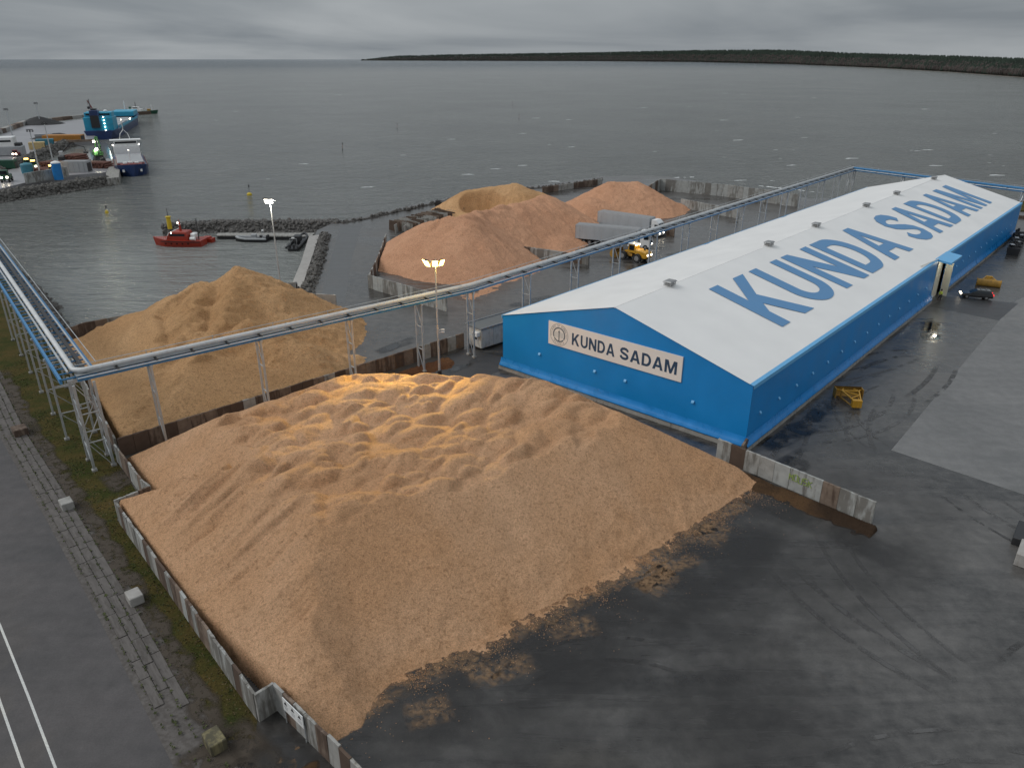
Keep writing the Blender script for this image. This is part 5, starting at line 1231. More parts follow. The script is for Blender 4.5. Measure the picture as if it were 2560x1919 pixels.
def loader():
    a, b = Vector(G2(1330, 553)), Vector(G2(1408, 570)); d = b - a; ang = math.atan2(d.y, d.x)
    o = thing('wheel_loader', 'yellow wheel loader with lit work lamps near the white roof', 'wheel loader', (*((a + b) / 2), 0), ang)
    # engine end to the right (+x), bucket to the left
    for x in (-1.75, 1.75):
        for y in (-1.15, 1.15): wheel(o, x, y, .85, .65)
    e = MB().loft([[(x, -w, z0), (x, w, z0), (x, w, z1), (x, w * .75, z1 + .25), (x, -w * .75, z1 + .25), (x, -w, z1)] for x, w, z0, z1 in ((.9, .85, 1.0, 2.2), (2.2, .95, .9, 2.15), (3.4, .9, .95, 1.95), (3.7, .8, 1.1, 1.7))]).build('engine_cover', M_yellow, o)
    for y in (-.6, .6): MB().box((3.72, y, 1.6), (.08, .3, .25)).build('rear_lamp', M_head, e)
    MB().box((2.5, 0, 2.5), (.25, .25, .4)).build('exhaust', M_dark, e)
    c = MB().loft([[(x0, -y, z), (x1, -y, z), (x1, y, z), (x0, y, z)] for z, x0, x1, y in ((1.6, -.75, .85, .8), (2.3, -.85, .85, .82), (3.15, -.65, .75, .75), (3.2, -.65, .75, .75))]).build('cab', M_yellow, o)
    for s in (-1, 1): MB().box((0, s * .83, 2.55), (1.15, .04, .95)).build('cab_window', M_glass, c)
    MB().box((-.83, 0, 2.5), (.05, 1.3, 1.0)).build('windscreen', M_glass, c); MB().cbox((0.05, 0, 3.28), (1.75, 1.75, .14), .03).build('cab_roof', M_white, c)
    for y in (-.5, .5): MB().box((.85, y, 3.15), (.12, .3, .2)).build('work_lamp', M_head, c)
    MB().lathe([(.1, 3.35), (.1, 3.55), (.04, 3.6)], (.3, -.5, 0), 8).build('beacon', M_beacon, c)
    MB().box((-1.2, 0, 1.15), (2.4, 1.1, .7)).build('front_frame', M_ochre, o)
    for s in (-1, 1): MB().bar((-.9, s * .55, 1.9), (-2.7, s * .5, 1.2), .22, .35).bar((-2.7, s * .5, 1.2), (-3.5, s * .5, .65), .22, .35).build('lift_arm', M_yellow, o)
    bk = []
    for i in range(8): an = R(100 + 170 * i / 7); bk.append((-4.1 + .95 * math.cos(an) * -1 * -1 + .4, .85 + .85 * math.sin(an)))
    m = MB(); n = len(bk)
    m.add([(x, -1.65, z) for x, z in bk] + [(x, 1.65, z) for x, z in bk], [(i, i + 1, n + i + 1, n + i) for i in range(n - 1)] + [tuple(range(n)), tuple(range(2 * n - 1, n - 1, -1))])
    m.build('bucket', M_ochre, o)
    pl = o.matrix_basis @ Vector((1.5, 0, 3.1)); lamp_light('loader_work_light', (pl.x, pl.y, 3.6), 60, (1.0, .8, .45), .15)
    return o
loader()

def estate_car():
    a, b = Vector(G2(2081, 641)), Vector(G2(2133, 646)); d = a - b; ang = math.atan2(d.y, d.x)
    o = thing('estate_car', 'dark grey estate car parked by the hall entrance', 'car', (*((a + b) / 2), 0), ang)
    paintm = paint('dark_grey_car_paint', (0.045, 0.045, 0.046), 0.25, 0.3, 0.05, 1.0, 0.15, coat=0.6)
    prof = [(-2.35, .45, .62), (-2.38, .62, .95), (-2.2, .75, 1.0), (-1.0, .8, 1.02), (0.5, .8, .98), (1.3, .8, .92), (2.1, .72, .78), (2.35, .6, .62), (2.36, .5, .4)]
    body = MB().loft([[(x, -w, .32), (x, w, .32), (x, w * 1.12, .6), (x, w * 1.08, z), (x, -w * 1.08, z), (x, -w * 1.12, .6)] for x, w, z in ((-2.36, .66, .72), (-2.2, .78, 1.0), (-1.2, .82, 1.0), (.9, .82, .96), (1.6, .8, .88), (2.2, .72, .74), (2.36, .6, .58))]).build('body', paintm, o, False)
    cab = MB().loft([[(x0, -w, z), (x1, -w, z), (x1, w, z), (x0, w, z)] for z, x0, x1, w in ((.93, -2.2, 1.05, .84), (1.25, -2.05, .5, .76), (1.42, -1.85, .05, .68), (1.46, -1.7, -.1, .64))]).build('cabin', M_glass, o)
    MB().cbox((-.9, 0, 1.47), (1.95, 1.3, .05), .02).build('roof', paintm, o)
    for s in (-1, 1):
        MB().bar((-1.75, s * .62, 1.53), (0, s * .62, 1.53), .05).build('roof_rail', M_rim, o); MB().box((2.28, s * .55, .68), (.2, .36, .14)).build('headlight', M_head, o); MB().box((-2.34, s * .66, .85), (.12, .3, .26)).build('tail_light', M_tail, o)
        MB().box((.55, s * .98, 1.0), (.14, .16, .12)).build('mirror', paintm, o)
        for x in (-1.4, 1.4): wheel(o, x, s * .78, .33, .22)
    for x in (-1.3, -.5): MB().bar((x, -.62, 1.56), (x, .62, 1.56), .06).build('roof_bar', M_rim, o)
estate_car()

def bucket_attachment(label, px, ang, w=3.0, flip=False):
    p = G(*px); o = thing('loader_attachment', label, 'attachment', (p.x, p.y, 0), ang, 'yellow loader attachments')
    # wide curved blade at +y, lattice frame narrowing to the hitch box at -y
    bl = [(1.55 + .30 * math.cos(R(a)), .62 + .62 * math.sin(R(a))) for a in range(-80, 81, 20)]; n = len(bl)
    m = MB(); m.add([(-w / 2, y, z) for y, z in bl] + [(w / 2, y, z) for y, z in bl] + [(-w / 2, y + .08, z) for y, z in bl] + [(w / 2, y + .08, z) for y, z in bl], [(i, n + i, n + i + 1, i + 1) for i in range(n - 1)] + [(2 * n + i, 2 * n + i + 1, 3 * n + i + 1, 3 * n + i) for i in range(n - 1)] + [tuple(range(n)) + tuple(range(3 * n - 1, 2 * n - 1, -1)), tuple(range(2 * n - 1, n - 1, -1)) + tuple(range(3 * n, 4 * n))])
    m.build('blade', M_ochre, o)
    for s in (-1, 1):
        MB().box((s * w / 2, 1.35, .6), (.08, 1.0, 1.15)).build('side_plate', M_ochre, o)
        MB().bar((s * .45, -1.5, 1.0), (s * .95, .8, 1.05), .13).build('frame_bar', M_yellow, o); MB().bar((s * .95, .8, 1.05), (s * 1.35, 1.4, .95), .12).build('frame_bar', M_yellow, o); MB().bar((s * .95, .8, 1.05), (s * .55, 1.4, 1.0), .12).build('frame_bar', M_yellow, o)
        MB().bar((s * .5, -1.4, .25), (s * 1.1, 1.2, .25), .12).build('frame_bar', M_ochre, o); MB().bar((s * .95, .8, 1.05), (s * 1.0, .8, .25), .12).build('frame_bar', M_ochre, o)
    MB().bar((-.95, .8, 1.05), (.95, .8, 1.05), .12).build('frame_bar', M_yellow, o); MB().bar((-.95, .8, 1.05), (.68, -.4, 1.02), .12).build('frame_bar', M_yellow, o); MB().bar((-.5, -1.2, 1.0), (.68, -.4, 1.02), .12).build('frame_bar', M_yellow, o)
    MB().cbox((0, -1.75, .62), (1.05, .5, .9), .03).build('hitch_box', M_yellow, o)
    return o
bucket_attachment('yellow lattice framed blade attachment lying nearest the hall corner', (1838, 868), R(-6))
bucket_attachment('ochre blade attachment lying behind the estate car', (2134, 614), R(150), 3.6)

def person():
    p = G(2029, 648); o = thing('person', 'person in yellow high visibility jacket walking by the hall entrance', 'person', (p.x, p.y, 0), R(200))
    def skin(name, verts, edges, mat, parent):
        me = bpy.data.meshes.new(name); me.from_pydata([v[:3] for v in verts], edges, []); me.materials.append(mat); q = link(name, me, parent)
        m = q.modifiers.new('skin', 'SKIN'); m.use_smooth_shade = True
        for i, v in enumerate(verts): me.skin_vertices[0].data[i].radius = (v[3], v[3] * (v[4] if len(v) > 4 else 1)); me.skin_vertices[0].data[i].use_root = i == 0
        q.modifiers.new('sub', 'SUBSURF').levels = 1; q.modifiers['sub'].render_levels = 2; return q
    V = [(0, 0, .98, .15), (0, 0, 1.2, .15), (0, 0, 1.42, .16), (0, 0, 1.52, .06), (0, .02, 1.60, .085), (0, .02, 1.70, .10), (0, .02, 1.80, .07),
         (-.1, 0, .92, .10), (-.12, .10, .5, .075), (-.12, -.02, .09, .05), (-.12, .14, .04, .04), (.1, 0, .92, .10), (.12, -.08, .5, .075), (.12, -.26, .1, .05), (.12, -.12, .04, .04),
         (-.2, 0, 1.43, .065), (-.27, -.02, 1.17, .05), (-.26, .1, .94, .04), (-.25, .14, .86, .035), (.2, 0, 1.43, .065), (.27, -.02, 1.17, .05), (.26, .12, .96, .04), (.25, .16, .88, .035)]
    E_ = [(0, 1), (1, 2), (2, 3), (3, 4), (4, 5), (5, 6), (0, 7), (7, 8), (8, 9), (9, 10), (0, 11), (11, 12), (12, 13), (13, 14), (2, 15), (15, 16), (16, 17), (17, 18), (2, 19), (19, 20), (20, 21), (21, 22)]
    skin('body', V, E_, M_skin, o)
    J = [(0, 0, .94, .18), (0, 0, 1.2, .175), (0, 0, 1.42, .18), (-.21, 0, 1.43, .085), (-.28, -.02, 1.17, .072), (-.265, .09, .97, .06), (.21, 0, 1.43, .085), (.28, -.02, 1.17, .072), (.265, .11, .99, .06)]
    skin('jacket', J, [(0, 1), (1, 2), (2, 3), (3, 4), (4, 5), (2, 6), (6, 7), (7, 8)], M_hivis, o)
    T = [(0, 0, .96, .165), (-.1, 0, .9, .12), (-.12, .10, .5, .095), (-.12, -.01, .13, .075), (.1, 0, .9, .12), (.12, -.08, .5, .095), (.12, -.25, .14, .075)]
    skin('trousers', T, [(0, 1), (1, 2), (2, 3), (0, 4), (4, 5), (5, 6)], M_navyc, o)
    MB().lathe([(.135, 1.70), (.13, 1.78), (.09, 1.86), (.02, 1.885)], (0, .02, 0), 12).build('hat', M_navyc, o)
    for s in (-1, 1): MB().cbox((s * .12, .06 if s < 0 else -.18, .05), (.11, .28, .10), .03).build('shoe', M_black, o)
person()

# dark tarpaulined bundle at the far end of the hall, beside a low bank
def bundle():
    a, b = Vector(G2(2186, 552)), Vector(G2(2203, 515)); d = b - a; ang = math.atan2(d.y, d.x); o = thing('scrap_skip', 'long black open skip of scrap at the far end of the blue wall', 'skip', (*((a + b) / 2), 0), ang); L = d.length
    MB().loft([[(x, -w, 0), (x, w, 0), (x, w * 1.15, 1.5), (x, -w * 1.15, 1.5)] for x, w in ((-L / 2, 1.0), (L / 2, 1.0))]).build('skip_body', M_dark, o)
    m = MB(); rocks(m, [(rnd.uniform(-L / 2 + .4, L / 2 - .4), rnd.uniform(-.9, .9), 1.5 + rnd.uniform(0, .4)) for _ in range(70)], .42, 3); stuff(m.build('scrap', M_coal, o))
    for k in range(4): MB().box((-L / 2 + 1.2 + k * L / 5, rnd.uniform(-.5, .5), 2.0), (1.3, .7, .08), rz=rnd.uniform(0, 1)).build('sheet', M_grey, o)
bundle()
# slab stack behind the pinkish pile
def beam_stack():
    a, b = Vector(G2(838, 497)), Vector(G2(930, 470)); d = (b - a).normalized(); n = Vector((d.y, -d.x)); ang = math.atan2(d.y, d.x)
    o = thing('panel_stack', 'dark stack of spare concrete panels behind the pinkish pile', 'panel stack', (a.x, a.y, 0), ang)
    var = panel_variants(2.1, .16, [M_conc, M_panel_dirty, M_panel_dirty], 3, 4)
    for row in range(2):
        for k in range(24):
            s = link('spare_panel', rnd.choice(var), o); s.location = (k * .95, -2.0 - row * 3.4 + rnd.uniform(-.15, .15), 0); s.rotation_euler = (0, R(rnd.uniform(-6, 4)), R(90 + rnd.uniform(-2, 2))); s.scale = (3.0, 1, 1 + rnd.uniform(-.05, .1))
    for k, (x, y) in enumerate(((-1.2, -3.5), (-1.0, -6.0))):
        s = link('spare_panel', var[0], o); s.location = (x, y, 0); s.rotation_euler = (R(-8), 0, R(20)); s.scale = (1.8, 1, .9)
beam_stack()
# dark boxes at the seaward edge, low litter
p = G(955, 447, 0); b_ = MB().cbox((0, 0, .7), (3.6, 1.6, 1.4), .06).box((-1.0, 0, 1.5), (1.2, 1.3, .5)).build('pump_box', M_dark); b_.location = p; tag(b_, 'black box at the seaward edge behind the scooped pile', 'box')
p = G(882, 455, 0); b_ = MB().cbox((0, 0, .4), (1.2, 1.0, .8), .15).build('boulder', M_rock); b_.location = p; b_.rotation_euler = (0, 0, .6); tag(b_, 'single dark boulder by the surf left of the black box', 'boulder')
# far right corner by the frame edge: pale block and kerb
p = G(2208, 1225); b_ = MB().cbox((1.2, 0, .55), (2.6, 1.2, 1.1), .05).build('concrete_block', M_conc_l); b_.location = p; b_.rotation_euler = (0, 0, R(50)); tag(b_, 'white concrete block cut by the right edge of the frame', 'block')
p = G(2200, 1175); b_ = MB().cbox((1.2, 0, .35), (3.2, 1.0, .7), .05).build('steel_skid', M_dark); b_.location = p; b_.rotation_euler = (0, 0, R(50)); tag(b_, 'dark low box behind the white block at the right edge', 'box')
# low bank and kerb beyond the far end of the hall
structure(polysheet('grass_bank', [(112, 221), (134, 214), (168, 186), (230, 140), (222, 130), (160, 172), (130, 196), (110, 208)], 0.25, M_grass, depth=0.3))
panel_wall('low kerb wall beyond the far end of the blue hall', [(112, 196), (128, 184), (150, 165), (170, 146)], .7, 2.4, .35, [M_panel_dirty, M_conc], 22)

# ================================================================== boats and marks in the water
def hull(mb, L, W, zk, zd, sheer=0.5, bow=0.35, n=12, transom=0.85, flare=0.8):
    rings = []
    for i in range(n + 1):
        t = i / n; x = -L / 2 + L * t
        w = W / 2 * (transom + (1 - transom) * min(1, t / .3)) if t < .3 else W / 2 * (1 if t < 1 - bow else max(0.02, 1 - ((t - (1 - bow)) / bow) ** 2))
        z = zd + sheer * t ** 3; wl = w * flare * (1 if t < .8 else max(.1, 1 - ((t - .8) / .2) * .6)); rings.append([(x - (.06 * L * (t ** 4)) * 0, -wl, zk), (x - .0, wl, zk), (x + .04 * L * t ** 6, w, z), (x + .04 * L * t ** 6, -w, z)])
    mb.loft(rings); return mb
SEA = -2.0
def pilot_boat():
    a, b = Vector(G2(338, 529, SEA)), Vector(G2(442, 530, SEA)); d = a - b; L = d.length; o = thing('pilot_boat', 'red orange pilot boat with white liferaft moored at the rock breakwater', 'boat', (*((a + b) / 2), SEA), math.atan2(d.y, d.x))
    h = hull(MB(), L, 4.2, -.4, 1.35, .55, .42).build('hull', M_red, o); MB().bar((-L / 2, 2.12, 1.15), (L * .3, 2.05, 1.25), .12, .14).build('rubbing_strake', M_dark, h); MB().bar((-L / 2, -2.12, 1.15), (L * .3, -2.05, 1.25), .12, .14).build('rubbing_strake', M_dark, h)
    for k in range(5): MB().box((-L * .25 + k * 1.25, 1.98, .75), (.3, .12, .28)).build('porthole', M_glass, h); MB().box((-L * .25 + k * 1.25, -1.98, .75), (.3, .12, .28)).build('porthole', M_glass, h)
    w = MB().loft([[(x0, -y, z), (x1, -y, z), (x1, y, z), (x0, y, z)] for z, x0, x1, y in ((1.3, -2.6, 2.3, 1.55), (2.2, -2.6, 2.0, 1.5), (3.1, -2.4, 1.2, 1.35), (3.25, -2.2, .9, 1.2))]).build('wheelhouse', M_red, o)
    for s in (-1, 1): MB().box((-.3, s * 1.47, 2.55), (3.4, .06, .5)).build('window', M_glass, w)
    MB().add([(1.95, -1.2, 2.3), (1.95, 1.2, 2.3), (1.5, 1.1, 2.85), (1.5, -1.1, 2.85)], [(0, 1, 2, 3)]).build('windscreen', M_glass, w)
    MB().lathe([(.30, 3.2), (.22, 4.2), (.1, 5.2), (.03, 5.8)], (-.6, 0, 0), 8).build('mast', M_red, w); MB().box((-.6, 0, 4.6), (.15, 1.2, .12)).build('radar', M_white, w); MB().box((-.3, .2, 5.0), (.2, .2, .2)).build('navigation_light', M_metalh, w); MB().box((1.0, 1.3, 3.0), (.2, .2, .2)).build('deck_light', M_metalh, w)
    MB().tube([(2.4, -1.3, 1.5), (1.6, -1.2, 3.0), (-.2, -1.1, 3.7)], .07, 6).build('rail', M_white, o); MB().tube([(2.4, 1.3, 1.5), (1.6, 1.2, 3.0), (-.2, 1.1, 3.7)], .07, 6).build('rail', M_white, o)
    MB().cbox((-3.4, -.2, 2.2), (1.2, 1.8, 1.1), .2).build('equipment_cover', M_white, o); MB().tube([(-4.2, 1.3, 1.75), (-3.1, 1.3, 1.75)], .38, 12).build('liferaft', M_white, o)
    MB().tube([(-4.6, .3, 1.4), (-4.6, .3, 6.0)], .08, 6).build('crane_post', M_dark, o); MB().tube([(-4.0, -.7, 1.4), (-4.2, -.7, 5.0)], .05, 6).build('antenna', M_dark, o)
    for k in range(6): MB().tube([(2.6 + k * .5, 1.55 - k * .22, 1.4), (2.6 + k * .5, 1.55 - k * .22, 2.2)], .03, 5).build('rail_stanchion', M_white, o)
pilot_boat()
def open_boat(name, label, pa, pb, W, mat, tube_boat, hgt=.7, cabin=False):
    a, b = Vector(G2(*pa, SEA)), Vector(G2(*pb, SEA)); d = a - b; L = d.length; o = thing(name, label, 'boat', (*((a + b) / 2), SEA), math.atan2(d.y, d.x))
    hull(MB(), L, W * .8, -.3, hgt * .7, .2, .4).build('hull', M_dark if tube_boat else mat, o)
    if tube_boat:
        for s in (-1, 1): MB().tube([(-L / 2, s * W * .42, hgt), (L * .15, s * W * .42, hgt + .05), (L * .36, s * W * .28, hgt + .18), (L * .49, 0, hgt + .35)], .26, 8).build('tube', mat, o)
        MB().cbox((-.6, 0, hgt + .45), (1.2, .9, 1.0), .1).build('console', M_grey if not cabin else M_dark, o); MB().cbox((-2.2, 0, hgt + .35), (.6, .8, .7), .1).build('seat', M_dark, o)
        MB().tube([(-L * .38, -.7, hgt), (-L * .38, -.7, hgt + 1.6), (-L * .38, .7, hgt + 1.6), (-L * .38, .7, hgt)], .05, 6).build('arch', M_galv, o); MB().box((-L * .38, 0, hgt + 1.75), (.4, .6, .25)).build('radar', M_white, o)
        for y in (-.4, .4): MB().cbox((-L / 2 - .15, y, hgt + .3), (.5, .4, .9), .08).build('outboard_engine', M_dark, o)
    else: MB().cbox((-L * .1, 0, hgt * .8), (L * .45, W * .5, .5), .1).build('deckhouse', mat, o)
    return o
open_boat('workboat', 'small red boat moored behind the pilot boat', (430, 522), (462, 523), 2.6, M_red, False, 1.3)
open_boat('inflatable_boat', 'grey inflatable boat lying along the low quay', (511, 521), (578, 521), 2.6, M_grey, True)
ib = open_boat('inflatable_boat', 'black inflatable boat with cabin at the quay walkway corner', (660, 514), (632, 543), 3.0, M_dark, True, .8, True)
MB().cbox((-1.0, 0, 1.6), (2.2, 1.6, 1.4), .15).build('wheelhouse', M_dark, ib); MB().box((-1.0, -.82, 1.85), (1.6, .05, .5)).build('window', M_glass, ib)
def buoy(label, px, h, r, top):
    p = G(*px, SEA); o = thing('buoy', label, 'buoy', (p.x, p.y, SEA), 0, 'buoys'); MB().lathe([(r * .6, -.3), (r, .0), (r, .5), (r * .5, .8), (.12, .9)], n=12).build('float', M_ybuoy if top else M_dark, o); MB().tube([(0, 0, .8), (.05 * h, 0, h)], .07, 6).build('staff', M_dark if top else M_redd, o); MB().lathe([(.18, h - .8), (.18, h - .1)], (.045 * h, 0, 0), 8).build('top_mark', M_dark, o)
buoy('yellow buoy with dark staff between the pilot boat and the far pier', (539, 422), 3.2, .75, True); buoy('small yellow buoy nearest the far quay head', (231, 461), 2.2, .42, True)
for px, lab in (((740, 325), 'dark spar mark in the bay above the yellow buoy'), ((858, 279), 'leaning dark spar mark in mid bay'), ((1107, 228), 'thin spar mark farthest out in the bay'), ((1121, 258), 'red spar mark in the bay beyond the scooped pile')): buoy(lab, px, 3.4, .22, False)
p = G(368, 497, 0.3); bc = thing('harbour_beacon', 'yellow beacon pillar at the tip of the rock breakwater', 'beacon', (p.x, p.y, .6)); MB().lathe([(.50, 0), (.46, 2.6), (.62, 2.65), (.62, 2.8), (.2, 2.9)], n=12).build('pillar', M_ybuoy, bc); MB().tube([(0, 0, 2.9), (0, 0, 4.6)], .07, 6).build('lantern_staff', M_dark, bc)
# gatepost on the walkway
p = G(643, 636); b_ = MB().box((0, 0, 1.0), (.25, 1.2, 2.0)).box((.3, 0, .7), (.2, .2, 1.4)).build('gate', M_dark); b_.location = p; b_.rotation_euler = (0, 0, R(20)); tag(b_, 'dark gate frame at the near end of the quay walkway', 'gate')
# ================================================================== commercial harbour at the far left
structure(polysheet('harbour_apron', [G2(-120, 330), G2(0, 292), G2(58, 271), G2(110, 266), G2(194, 257), G2(205, 280), G2(206, 303), G2(143, 306), G2(120, 315), G2(22, 357), G2(-120, 420)], 0.0, M_bright, depth=3.0))
structure(polysheet('harbour_apron', [G2(-120, 428), G2(0, 408), G2(57, 394), G2(148, 379), G2(229, 372), G2(246, 345), G2(232, 343), G2(150, 349), G2(100, 352), G2(40, 362), G2(-120, 400)], 0.0, M_bright, depth=3.0))
structure(polysheet('sheltered_water', [G2(-60, 395, -2), G2(22, 362, -2), G2(120, 320, -2), G2(206, 306, -2), G2(232, 310, -2), G2(244, 343, -2), G2(232, 350, -2), G2(100, 360, -2)], -1.98, M_basin))
structure(polysheet('quay_head', [G2(229, 374, .4), G2(243, 344, .4), G2(262, 344, .4), G2(257, 376, .4), G2(257, 383, .4), G2(230, 385, .4)], 0.4, M_conc, depth=3.2))
mound('rock_bank', [G2(-120, 446, -1), G2(0, 425, -1), G2(120, 408, -1), G2(228, 391, -1)], 4.6, 0.1, -3.2, M_rock, 1700, 0.7, 41, 'rock slope below the near harbour pier at the far left', cat='rubble')
mound('rock_bank', [G2(-30, 388, -1), G2(22, 362, -1), G2(80, 338, -1), G2(120, 320, -1), G2(146, 310, -1)], 4.5, 0.2, -3.0, M_rock, 900, 0.8, 42, 'rock slope below the middle harbour pier at the far left', cat='rubble')
panel_wall('long thin breakwater wall behind the middle harbour pier', [G2(-120, 322), G2(0, 289), G2(58, 268), G2(110, 263), G2(194, 254), G2(325, 247)], 2.2, 9.0, 3.0, [M_conc, M_panel_dirty], 43)
panel_wall('grey harbour wall below the blue tank at the far left', [G2(57, 397), G2(148, 381)], 3.2, 3.2, .6, [M_conc, M_panel], 44)
panel_wall('dark quay wall beside the cyan ship', [G2(143, 308), G2(205, 305)], 1.0, 6.0, 1.2, [M_panel_dirty, M_dark], 45)
def cargo_ship():
    bow, ang_p = Vector(G2(290, 385, SEA)), Vector(G2(275, 336, SEA)); d = (bow - ang_p).normalized(); L = 66.0; c = bow - d * (L / 2 - 2)
    o = thing('cargo_ship', 'navy hulled coaster with white bridge lying bow first at the quay head', 'ship', (c.x, c.y, SEA), math.atan2(d.y, d.x)); W = 13.0
    rings = []
    for x, w, wb, z in ((-L / 2, 5.4, 4.6, 4.0), (-L * .3, 6.5, 6.2, 3.6), (L * .3, 6.5, 6.2, 3.8), (L * .40, 6.3, 5.2, 5.6), (L * .46, 5.6, 3.4, 6.1), (L / 2, 3.6, 1.0, 6.4), (L / 2 + .8, 1.2, .2, 6.5)): rings.append([(x, -wb, -.6), (x, wb, -.6), (x, w, z), (x, -w, z)])
    h = MB().loft(rings).build('hull', M_navy, o)
    for s in (-1, 1): MB().box((L / 2 - .6, s * 3.3, 3.2), (1.6, .8, 1.2)).build('anchor', M_white, h)
    MB().box((L * .43, 0, 6.45), (7.0, 8.0, .1)).build('foredeck', M_redd, o)
    for x, y in ((L * .44, -2.2), (L * .44, 2.2), (L * .41, 0)): MB().cbox((x, y, 7.0), (1.4, 1.6, 1.1), .2).build('winch', M_white, o)
    MB().cbox((L * .05, 0, 4.7), (L * .56, 10.6, 1.9), .1).build('hatch_coaming', M_redd, o)
    for k in range(6): MB().box((-L * .19 + k * 6.0, 0, 5.9), (5.7, 10.2, .5)).build('hatch_cover', M_grey, o)
    b = MB().cbox((-L * .38, 0, 7.0), (9.0, 11.0, 7.0), .2).build('deckhouse', M_white, o); MB().cbox((-L * .37, 0, 12.0), (6.0, 10.0, 3.0), .2).build('bridge', M_white, b); MB().box((-L * .37 + 3.03, 0, 12.4), (.1, 9.0, 1.2)).build('bridge_window', M_glass, b)
    MB().box((-L * .37, 0, 13.8), (6.6, 13.0, .3)).build('bridge_roof', M_white, b)
    for s in (-1, 1): MB().tube([(-L * .36, s * 2.2, 14), (-L * .36, s * 1.6, 17.5), (-L * .36, 0, 20), (-L * .36, 0, 26)], .18, 6).build('mast_leg', M_white, b)
    MB().tube([(L * .38, 0, 6), (L * .38, 0, 17)], .22, 8).build('foremast', M_white, o); MB().box((L * .38, 0, 13.5), (.35, .35, .35)).build('mast_light', M_metalh, o); MB().box((-L * .36, 0, 26), (.35, .35, .35)).build('mast_light', M_metalh, o)
    for s in (-1, 1): MB().bar((-L * .3, s * 6.45, 3.9), (L * .36, s * 6.45, 4.1), .15, .8).build('bulwark', M_redd, o)
    MB().box((-L * .44, 3.5, 10.6), (2.2, 2.0, 5)).build('funnel', M_navy, o)
    for y in (-5.5, 5.5): MB().box((-L * .34, y, 11), (.4, .4, .4)).build('deck_light', M_metalh, o)
    return o
cargo_ship().scale = (.8, .86, .62)
def large_ship():
    st, bw = Vector(G2(213, 304, SEA)), Vector(G2(283, 262, SEA)); d = (bw - st); L = d.length; d.normalize(); c = (st + bw) / 2
    o = thing('bulk_ship', 'large cyan and blue ship with tall lit deckhouse at the middle pier', 'ship', (c.x, c.y, SEA), math.atan2(d.y, d.x)); w = 10.0
    rings = [[(x, -b_, -.6), (x, b_, -.6), (x, a_, z), (x, -a_, z)] for x, a_, b_, z in ((-L / 2, 8.5, 6, 8.5), (-L * .4, w, 9, 8), (L * .3, w, 9.4, 8), (L * .4, 9.5, 6, 11.5), (L * .5, 4, 1.0, 12.5))]
    MB().loft(rings).build('hull', M_navy, o)
    a = MB().cbox((-L * .40, 0, 14.5), (17, 17, 13), .3).build('deckhouse', M_cyan, o); MB().cbox((-L * .40, 0, 23), (11, 16, 5), .3).build('bridge', M_cyan, a); MB().box((-L * .40 - 5.55, 0, 23.5), (.1, 14, 1.6)).build('bridge_window', M_glass, a)
    MB().cbox((-L * .45, 1.5, 20), (6.5, 5.0, 16), .4).build('funnel', M_navy, a); MB().box((-L * .45 - 3.3, 1.5, 17), (.1, 5.0, 12)).build('dark_panel', M_dark, a); MB().box((-L * .45, 1.5, 28.6), (3.5, 3.0, 1.6)).build('funnel_top', M_dark, a)
    for k in range(5): MB().box((-L * .40 - 8.7, -3.5, 8.5 + k * 3.2), (.5, .55, .55)).build('stair_light', M_metalh, a)
    MB().lathe([(1.0, 25.5), (1.3, 26.5), (.6, 27.5)], (-L * .4, -4, 0), 10).build('radome', M_white, a)
    for k in range(4): MB().cbox((-L * .22 + k * 18, 0, 9.0), (15, 15, 2.2), .2).build('hatch', M_grey, o)
    MB().cbox((L * .36, 0, 13.2), (24, 16, 6), .5).build('forecastle', M_cyan, o)
    MB().bar((-L * .36, -9.8, 9.2), (L * .3, -9.8, 9.2), .3, 2.4).build('bulwark', M_cyan, o); MB().tube([(L * .40, 0, 15), (L * .40, 0, 27)], .3, 6).build('foremast', M_white, o)
    MB().box((L * .05, -9, 11), (.8, .8, .8)).build('deck_light', M_metalh, o); MB().tube([(-L * .38, 5, 25), (-L * .38, 5, 38)], .22, 6).build('mast', M_dark, a)
    return o
large_ship().scale = (.92, .8, .50)
def tug():
    p = G(302, 246, SEA); o = thing('tug', 'dark green tug with white deckhouse at the tip of the breakwater', 'ship', (p.x, p.y, SEA), R(8)); hull(MB(), 36, 9, -.5, 3.0, 2.0, .4).build('hull', M_dkgreen, o)
    a = MB().cbox((-4, 0, 4.6), (14, 6, 3.4), .3).build('deckhouse', M_white, o); MB().cbox((-3, 0, 7.6), (6, 5, 2.8), .3).build('wheelhouse', M_white, a); MB().box((-3, -2.55, 7.9), (5, .1, 1.2)).build('window', M_glass, a)
    MB().tube([(-3, 0, 9), (-3, 0, 15)], .3, 6).build('mast', M_dark, a); MB().cbox((10, 0, 5), (3, 3, 2.5), .2).build('winch', M_ochre, o); MB().tube([(13, 0, 4), (13, 0, 12)], .2, 6).build('foremast', M_white, o); MB().cbox((-9, 0, 7.5), (2.2, 2.2, 3.5), .3).build('funnel', M_dkgreen, o)
    return o
tug().scale = (.7, .8, .55)
